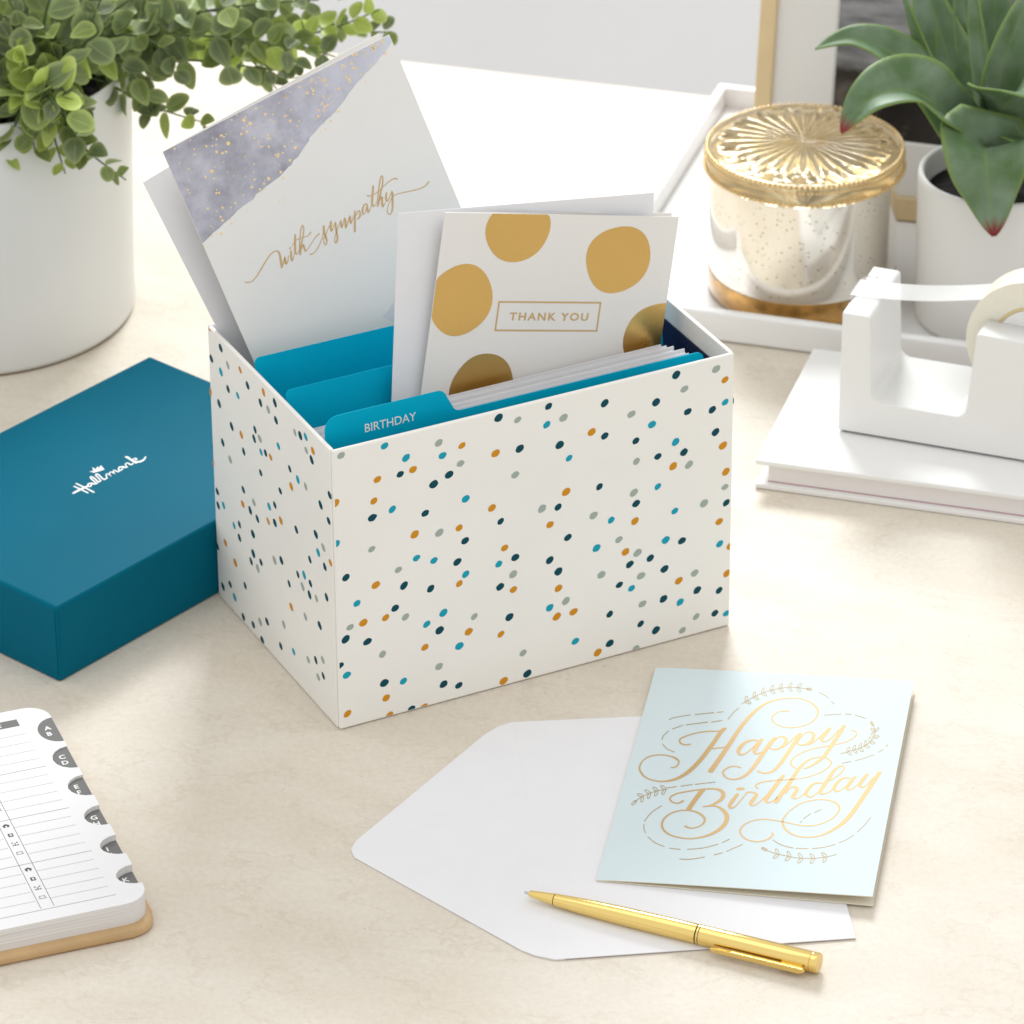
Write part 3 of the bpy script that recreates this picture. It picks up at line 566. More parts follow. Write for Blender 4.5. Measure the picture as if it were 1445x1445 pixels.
CROWN = [[0.10792,0.08133],[0.10741,0.08418],[0.10914,0.0828],[0.11139,0.08618],[0.11117,0.08319],[0.11372,0.08465],[0.1131,0.0828],[0.11583,0.08428],[0.11489,0.08235],[0.11389,0.07962]]
LW, LD, LH = W+.004, D+.004, .04286
lid = tag(empty('box_lid', (-.13884, .04596, 0), (0, 0, R(49.08))), 'teal box lid with a white script logo and crown, lying beside the dotted box', 'lid')
bm = box_bm(0, 0, 0, LW, LD, LH, .0018, 3)
bmesh.ops.delete(bm, geom=[fa for fa in bm.faces if fa.normal.z < -.9 and fa.calc_area() > .001], context='FACES')
shell = bm_obj('lid_shell', bm, 'lid', lid)
sm = shell.modifiers.new('thickness', 'SOLIDIFY'); sm.thickness = .002; sm.offset = -1
# folded paper ridges at the near corner and along the rim
obj('corner_fold', *join([([(-.00012, .0009, .004), (-.00012, .0016, .004), (-.00012, .0016, LH-.003), (-.00012, .0009, LH-.003)], [(0, 1, 2, 3)]),
                          ([(.0016, -.00012, .012), (.0021, -.00012, .012), (.0021, -.00012, LH-.0025), (.0016, -.00012, LH-.0025)], [(0, 1, 2, 3)])]), 'lid', lid)
v, fc = strokes(LOGO, LH + .00006); obj('script_logo', v, fc, 'white_ink', lid)
obj('crown_emblem', [(x, y, LH+.00008) for x, y in CROWN], [tuple(range(len(CROWN)))], 'white_ink', lid)

# ------------------------------------------------------------------ envelope lying on the table
env = tag(empty('envelope', (.0924, -.0945, 0)), 'open white envelope lying flat under the aqua birthday card', 'envelope')
E0 = (.0924, -.0945)
pts = [(.0831, .0054), (.0763, .0017), (.0694, -.0059), (.0099, -.0972), (.0078, -.1043), (.0096, -.1109), (.0863, -.187), (.0926, -.1915), (.1015, -.1949)]
pts = [(.0870, .0056)] + pts + [(.1060, -.1944)]
fb = prism_bm([(x-E0[0], y-E0[1]) for x, y in pts], .0002, .0005)
for vv in fb.verts:
    if vv.co.z > .0004: vv.co.z = .0005 + .00046*max(0, min(1, 1 - abs((vv.co.x + E0[0]) - (.0849 - .0918*(vv.co.y + E0[1])))/.03))
bmesh.ops.triangulate(fb, faces=fb.faces[:])
bm_obj('flap', fb, 'paper', env)
bd = [(.0837, .0054), (.1021, -.1949), (.2373, -.1799), (.2190, .0150)]
body = bm_obj('body', prism_bm([(x-E0[0], y-E0[1]) for x, y in bd], .00052, .0010, .0001, 1), 'paper', env)

# ------------------------------------------------------------------ birthday card
HAPPY = [[4116,13633,229,4084,13569,237,4038,13471,239,3987,13320,232,3935,13093,226,3879,12814,223,3820,12535,224,3760,12278,230,3698,12020,235,3631,11753,238,3561,11468,239,3487,11172,241,3408,10882,243,3322,10599,245,3231,10320,246,3134,10056,247,3029,9806,244,2918,9570,241,2799,9358,237,2672,9172,229,2536,9009,216,2392,8874,203,2236,8769,184,2071,8691,159,1907,8643,138,1748,8627,126,1591,8639,118,1435,8676,113,1276,8736,110,1118,8822,109,979,8929,104,862,9064,101,763,9222,103,684,9377,103,624,9516,97,584,9653,89,565,9803,85,564,9978,82,583,10165,79,624,10340,79,686,10498,84,769,10645,91,873,10768,101,1006,10864,105,1160,10935,106,1318,10979,106,1479,10989,105,1643,10971,104,1797,10936,108,1938,10886,121,2068,10818,135,2176,10740,136,2258,10653,120,2318,10556,99,2355,10451,85,2365,10330,81,2352,10202,81,2329,10095,84,2297,10018,94,2254,9962,105,2211,9923,115,2165,9906,117,2118,9906,109,2085,9908,104],[3885,13380,108,3757,13370,108,3575,13354,108,3392,13324,108,3223,13279,106,3053,13221,105,2890,13149,103,2733,13060,102,2583,12957,102,2452,12855,104,2340,12758,108,2247,12662,111,2178,12572,109,2138,12490,99,2122,12414,89,2122,12340,85,2137,12265,86,2168,12191,91,2211,12126,100,2270,12070,108,2342,12023,114,2418,11998,122,2503,12007,123,2593,12037,122,2656,12061,122],[3734,11765,114,3826,11794,114,3958,11836,114,4089,11877,114,4216,11915,114,4343,11953,114,4431,11979,114],[3977,9758,276,4030,9985,270,4107,10313,262,4187,10663,255,4268,11016,251,4353,11391,248,4434,11756,243,4507,12098,237,4576,12431,229,4646,12765,222,4716,13109,215,4787,13455,209,4860,13782,205,4936,14081,202,5015,14361,198,5096,14626,193,5177,14878,189,5260,15115,186,5349,15341,183,5450,15562,177,5557,15772,169,5663,15955,162,5759,16098,159,5852,16214,156,5958,16321,150,6079,16426,138,6213,16523,125,6358,16606,114,6519,16677,107,6693,16734,103,6868,16775,101,7044,16803,99,7222,16814,98,7393,16798,98,7553,16747,98,7706,16668,100,7847,16572,104,7977,16460,111,8095,16331,118,8197,16188,118,8284,16032,113,8354,15863,104,8399,15688,96,8415,15507,89,8406,15321,83,8374,15137,80,8318,14954,80,8239,14773,80,8142,14610,83,8026,14470,86,7893,14349,89,7752,14248,92,7605,14169,95,7451,14111,97,7296,14078,99,7140,14077,97,6984,14101,94,6838,14144,92,6706,14204,90,6584,14284,88,6481,14375,87,6397,14480,87,6331,14597,89,6287,14717,88,6265,14838,85,6265,14962,85,6285,15081,88,6329,15198,92,6393,15309,90,6465,15404,89,6541,15476,92,6624,15532,95,6709,15569,99,6805,15582,105,6903,15577,111,6972,15571,117],[5914,12641,99,5858,12687,98,5777,12748,105,5686,12776,124,5585,12757,139,5474,12706,154,5372,12624,164,5283,12504,178,5203,12353,197,5138,12194,206,5089,12025,205,5055,11847,197,5045,11693,180,5065,11565,162,5107,11459,150,5160,11395,159,5220,11379,163,5290,11403,132,5364,11463,104,5441,11559,87,5523,11690,78,5602,11846,72,5684,12053,72,5762,12286,76,5817,12451,79],[6011,12832,191,5972,12658,194,5917,12413,198,5870,12189,199,5836,12014,197,5809,11860,189,5803,11736,169,5824,11643,156,5865,11581,159,5918,11553,155,5983,11565,128,6060,11611,104,6139,11685,86,6226,11809,77,6316,11960,76,6379,12069,77],[6624,13082,167,6588,12966,180,6537,12799,196,6486,12617,207,6438,12431,210,6389,12230,212,6339,12020,213,6287,11801,214,6234,11573,213,6180,11335,210,6125,11083,204,6070,10821,198,6008,10564,192,5940,10308,185,5866,10058,179,5786,9836,175,5702,9651,170,5612,9495,164,5513,9367,158,5403,9265,148,5285,9190,134,5165,9152,121,5039,9155,111,4913,9193,104,4802,9258,96,4711,9359,93,4636,9486,96,4588,9609,96,4570,9716,94,4579,9817,98,4607,9918,104,4657,10028,106,4727,10136,106,4805,10223,108,4891,10278,109,4985,10312,107,5075,10324,104,5164,10306,102,5250,10267,104,5310,10237,109],[6464,12168,54,6517,12369,57,6593,12651,62,6669,12889,69,6736,13042,77,6803,13150,88,6869,13218,115,6937,13239,154,7003,13220,173,7063,13177,178,7118,13114,178,7166,13027,173,7194,12923,169,7196,12797,175,7178,12654,178,7143,12514,179,7089,12375,172,7017,12240,157,6939,12133,148,6852,12065,144,6757,12025,136,6670,12013,122,6589,12045,99,6516,12105,86,6466,12150,83],[7801,13576,160,7767,13437,172,7719,13237,188,7670,13022,200,7624,12804,204,7578,12572,206,7529,12335,208,7479,12095,210,7427,11850,210,7372,11605,210,7314,11359,210,7255,11113,209,7192,10877,205,7125,10645,192,7056,10423,178,6980,10237,170,6895,10096,165,6804,9990,155,6711,9917,146,6618,9879,138,6523,9874,127,6435,9885,117,6348,9916,112,6268,9964,114,6212,9999,119],[7730,12671,52,7771,12861,55,7831,13129,60,7894,13362,67,7956,13526,74,8021,13656,84,8091,13745,109,8171,13786,148,8255,13786,175,8326,13754,174,8382,13687,162,8425,13587,164,8449,13471,169,8454,13334,173,8441,13180,173,8409,13035,177,8355,12902,179,8282,12778,172,8200,12680,167,8105,12613,159,8001,12571,142,7906,12557,123,7825,12586,99,7754,12643,87,7705,12686,84],[8069,12576,97,8153,12595,99,8271,12629,100,8386,12701,91,8483,12827,80,8576,12992,74,8667,13181,71,8765,13425,72,8861,13695,76,8928,13886,79],[6671,11996,96,6752,12020,96,6868,12061,93,6985,12139,84,7095,12268,76,7207,12436,71,7311,12623,68,7405,12841,66,7491,13078,68,7572,13280,73,7651,13429,78,7723,13542,80,7773,13618,81],[9131,14225,179,9087,14089,188,9025,13897,201,8969,13710,210,8918,13544,215,8871,13384,209,8849,13247,182,8862,13133,155,8898,13042,138,8946,12989,139,9004,12980,134,9074,13010,111,9148,13084,89,9226,13217,77,9307,13393,72,9383,13578,69,9454,13780,67,9519,13991,66,9565,14139,66],[9788,14526,186,9756,14362,189,9710,14126,193,9660,13879,198,9608,13640,199,9552,13391,199,9496,13142,198,9442,12897,198,9388,12653,199,9332,12409,199,9273,12156,197,9212,11904,197,9146,11677,199,9075,11487,200,8998,11321,197,8916,11164,188,8825,11009,173,8728,10862,155,8632,10735,141,8529,10629,131,8426,10542,118,8355,10484,108],[9553,12791,101,9634,12832,101,9751,12891,100,9866,12961,97,9971,13037,94,10075,13124,90,10170,13219,87,10258,13327,86,10337,13444,87,10398,13559,83,10437,13672,76,10458,13783,70,10462,13881,66,10446,13967,68,10413,14041,76,10371,14096,93,10314,14125,110,10249,14135,114,10202,14140,115],[9331,12658,103,9241,12620,103,9110,12564,102,8971,12501,102,8827,12435,102,8675,12360,100,8524,12271,98,8374,12165,94,8227,12044,90,8091,11910,87,7967,11758,85,7855,11592,84,7766,11429,85,7698,11271,91,7653,11115,97,7636,10972,94,7652,10846,91,7696,10733,90,7755,10634,91,7840,10547,95,7939,10475,92,8011,10426,88],[7380,7405,236,7432,7633,234,7507,7960,231,7585,8289,229,7662,8585,228,7741,8883,225,7815,9181,217,7879,9486,209,7939,9791,203,8001,10075,198,8066,10329,190,8133,10562,181,8208,10774,172,8292,10970,161,8383,11144,149,8482,11291,140,8594,11405,129,8714,11491,114,8831,11552,102,8942,11590,98,9051,11602,100,9155,11589,101,9256,11547,101,9352,11480,103,9430,11400,100,9490,11312,94,9533,11213,87,9553,11106,84,9548,10994,84,9521,10876,84,9471,10744,82,9398,10593,81,9303,10429,81,9192,10274,83,9063,10131,84,8918,9996,85,8766,9875,86,8611,9771,88,8450,9680,90,8283,9601,92,8107,9533,93,7925,9476,94,7743,9425,94,7560,9381,94,7376,9342,94,7198,9301,95,7022,9256,97,6851,9208,99,6702,9156,101,6580,9101,101,6480,9041,99,6396,8973,96,6325,8890,94,6272,8799,90,6249,8713,75,6277,8631,84,6335,8555,89,6379,8503,86],[3824,8067,260,3770,7877,256,3693,7602,250,3616,7309,244,3538,6979,243,3461,6630,246,3407,6385,249],[3026,7017,134,2981,6953,123,2915,6866,114,2844,6807,115,2767,6795,113,2684,6811,107,2606,6848,100,2531,6911,96,2461,6996,95,2413,7083,88,2395,7167,82,2399,7254,87,2426,7343,94,2476,7438,98,2549,7536,99,2646,7627,101,2775,7708,104,2929,7782,107,3083,7851,108,3228,7915,108,3374,7975,109,3526,8032,110,3689,8092,111,3858,8150,114,4018,8193,120,4167,8221,127,4307,8233,135,4434,8224,150,4548,8191,173,4650,8136,193,4732,8060,194,4795,7961,188,4838,7842,189,4857,7712,195,4851,7570,201,4821,7417,201,4771,7272,202,4692,7135,193,4593,7005,167,4501,6898,142,4427,6820,127,4359,6764,119,4291,6719,113,4210,6680,107,4128,6652,104,4070,6633,101],[4070,6633,101,4190,6672,103,4361,6723,107,4519,6746,118,4641,6728,132,4751,6681,144,4860,6598,155,4981,6465,177,5100,6297,202,5193,6125,212,5250,5965,210,5280,5802,210,5289,5628,214,5276,5432,218,5242,5225,219,5185,5025,221,5104,4834,220,4999,4651,212,4883,4485,201,4758,4340,188,4621,4213,171,4472,4101,154,4308,4001,136,4132,3915,119,3953,3856,107,3772,3829,103,3587,3829,103,3405,3850,105,3221,3892,105,3040,3955,106,2876,4039,106,2734,4147,107,2608,4275,109,2506,4415,107,2429,4568,103,2374,4733,102,2341,4902,100,2330,5071,98,2340,5243,97,2376,5413,97,2439,5588,97,2528,5762,97,2635,5911,99,2763,6030,100,2910,6124,100,3061,6191,100,3214,6229,101,3370,6239,103,3519,6227,107,3658,6194,113,3789,6137,119,3909,6060,123,4023,5957,127,4127,5834,131,4206,5713,127,4255,5602,112,4279,5494,100,4283,5383,95,4266,5263,93,4228,5142,89,4174,5032,88,4103,4937,92,4017,4855,98,3928,4793,103,3838,4753,105,3745,4734,104,3660,4736,104,3581,4770,108,3509,4824,120,3460,4864,133],[5497,7873,159,5453,7704,172,5391,7467,189,5338,7252,199,5298,7088,198,5266,6946,183,5258,6832,156,5282,6741,149,5330,6677,156,5384,6659,153,5438,6688,111,5498,6762,84,5565,6893,69,5642,7116,63,5726,7398,64,5801,7650,65,5864,7852,65,5917,8024,65,5953,8142,65],[5490,8339,220,5513,8346,232,5546,8357,247,5579,8366,256,5613,8374,249,5647,8381,234,5670,8386,223],[5917,8051,110,5959,8080,107,6020,8119,110,6094,8132,119,6197,8113,139,6312,8068,158,6388,7994,131,6393,7877,149,6357,7730,185,6318,7581,201,6278,7432,204,6234,7281,192,6213,7157,160,6228,7067,138,6265,7003,139,6316,6981,135,6383,7005,107,6464,7071,89,6548,7179,76,6635,7351,69,6725,7567,68,6806,7767,69,6879,7945,69,6944,8107,68,6988,8219,68],[7429,9746,180,7388,9588,189,7328,9360,202,7264,9117,212,7201,8875,217,7134,8619,220,7068,8358,220,6996,8075,222,6925,7787,216,6887,7562,191,6898,7426,158,6942,7350,156,6997,7317,148,7062,7326,121,7139,7376,98,7213,7454,80,7285,7577,68,7354,7728,65,7402,7837,64],[7731,8219,65,7777,8363,66,7842,8562,71,7911,8715,90,7983,8785,138,8060,8808,187,8124,8801,208,8176,8767,189,8216,8701,164,8233,8606,168,8213,8460,190,8170,8283,199,8133,8137,198,8109,8047,195,8092,7987,171,8095,7935,154,8126,7875,160,8178,7825,152,8237,7805,136,8303,7821,112,8377,7869,92,8452,7959,75,8534,8131,67,8616,8346,66,8674,8502,67],[9337,9271,117,9264,9287,124,9159,9303,137,9058,9282,148,8970,9207,153,8886,9094,165,8813,8950,171,8749,8758,179,8697,8535,186,8676,8347,177,8698,8210,165,8751,8106,160,8813,8044,161,8881,8025,158,8958,8048,128,9037,8113,96,9117,8236,79,9198,8401,72,9268,8571,67,9326,8750,63,9373,8933,62,9404,9062,62],[10131,10917,104,10077,10903,115,10002,10879,126,9930,10824,128,9869,10730,134,9811,10606,150,9756,10453,163,9705,10266,173,9657,10050,184,9608,9824,195,9553,9588,203,9497,9343,205,9446,9110,205,9394,8885,203,9347,8672,192,9330,8509,166,9356,8410,163,9412,8361,172,9484,8354,136,9574,8393,106,9681,8475,90,9775,8587,76,9851,8751,66,9914,8944,64,9958,9083,65],[10107,10915,79,10147,10874,77,10200,10813,66,10228,10727,56,10213,10609,61,10172,10468,66,10118,10320,69,10048,10163,72,9964,9999,74,9883,9856,76,9805,9737,77,9731,9638,76,9679,9571,75],[10580,9850,117,10506,9867,124,10401,9886,138,10301,9861,144,10213,9769,145,10129,9635,159,10058,9485,171,9999,9315,181,9952,9130,187,9932,8968,177,9949,8836,162,9992,8728,150,10045,8661,155,10104,8641,158,10173,8663,127,10246,8728,95,10324,8850,78,10406,9017,72,10480,9187,68,10545,9368,64,10602,9553,64,10642,9683,64],[10797,10006,160,10754,9862,173,10694,9658,190,10639,9466,202,10589,9300,206,10544,9145,195,10528,9020,166,10556,8923,161,10612,8856,159,10675,8838,136,10739,8886,94,10811,8985,80,10881,9104,72,10952,9258,67,11022,9434,66,11070,9559,67],[11351,10288,165,11306,10158,178,11243,9972,193,11188,9790,200,11145,9621,198,11110,9455,187,11101,9320,166,11131,9217,160,11186,9146,158,11248,9129,136,11311,9181,92,11380,9287,76,11452,9430,69,11532,9640,64,11615,9887,64,11673,10064,65],[11910,10527,205,11867,10346,208,11806,10086,211,11742,9811,215,11678,9543,219,11611,9261,222,11540,8964,225,11465,8652,225,11388,8327,225,11306,7991,225,11219,7638,226,11128,7275,228,11036,6936,229,10943,6634,229,10849,6355,228,10748,6099,226,10638,5869,219,10521,5662,206,10398,5469,189,10267,5282,172,10131,5110,155,9992,4960,141,9854,4837,129,9714,4738,119,9567,4659,112,9410,4598,108,9245,4557,108,9078,4543,107,8905,4557,105,8729,4598,103,8565,4667,103,8416,4765,107,8280,4891,112,8161,5038,114,8056,5209,112,7968,5401,108,7910,5597,101,7887,5791,94,7893,5989,86,7924,6191,81,7981,6398,78,8062,6609,74,8157,6812,71,8262,7009,72,8382,7199,77,8514,7366,84,8661,7507,90,8821,7625,94,8984,7721,97,9148,7792,99,9314,7840,100,9477,7864,102,9640,7862,104,9800,7836,105,9945,7790,109,10071,7722,120,10181,7634,129,10269,7528,125,10331,7406,114,10371,7267,106,10386,7116,101,10378,6951,96,10346,6774,88,10290,6595,83,10207,6409,80,10100,6221,80,9976,6050,81,9832,5899,82,9671,5765,84,9512,5659,86,9366,5588,89,9221,5545,91,9070,5523,92,8912,5520,91,8748,5539,90,8562,5572,89,8337,5628,88,8091,5699,88,7856,5760,89,7639,5804,90,7433,5838,90,7249,5857,91,7096,5861,92,6964,5851,92,6839,5826,92,6718,5790,90,6603,5740,86,6490,5667,83,6373,5565,84,6258,5441,87,6164,5308,87,6094,5167,88,6045,5018,88,6022,4870,85,6029,4726,81,6062,4582,80,6116,4445,81,6190,4311,82,6285,4182,84,6396,4077,88,6530,4000,93,6681,3946,95,6824,3919,98,6950,3922,100,7068,3951,101,7179,4003,101,7286,4082,101,7386,4184,102,7466,4287,102,7525,4388,98,7565,4490,94,7585,4576,85,7578,4643,82,7552,4695,87,7532,4729,86]]
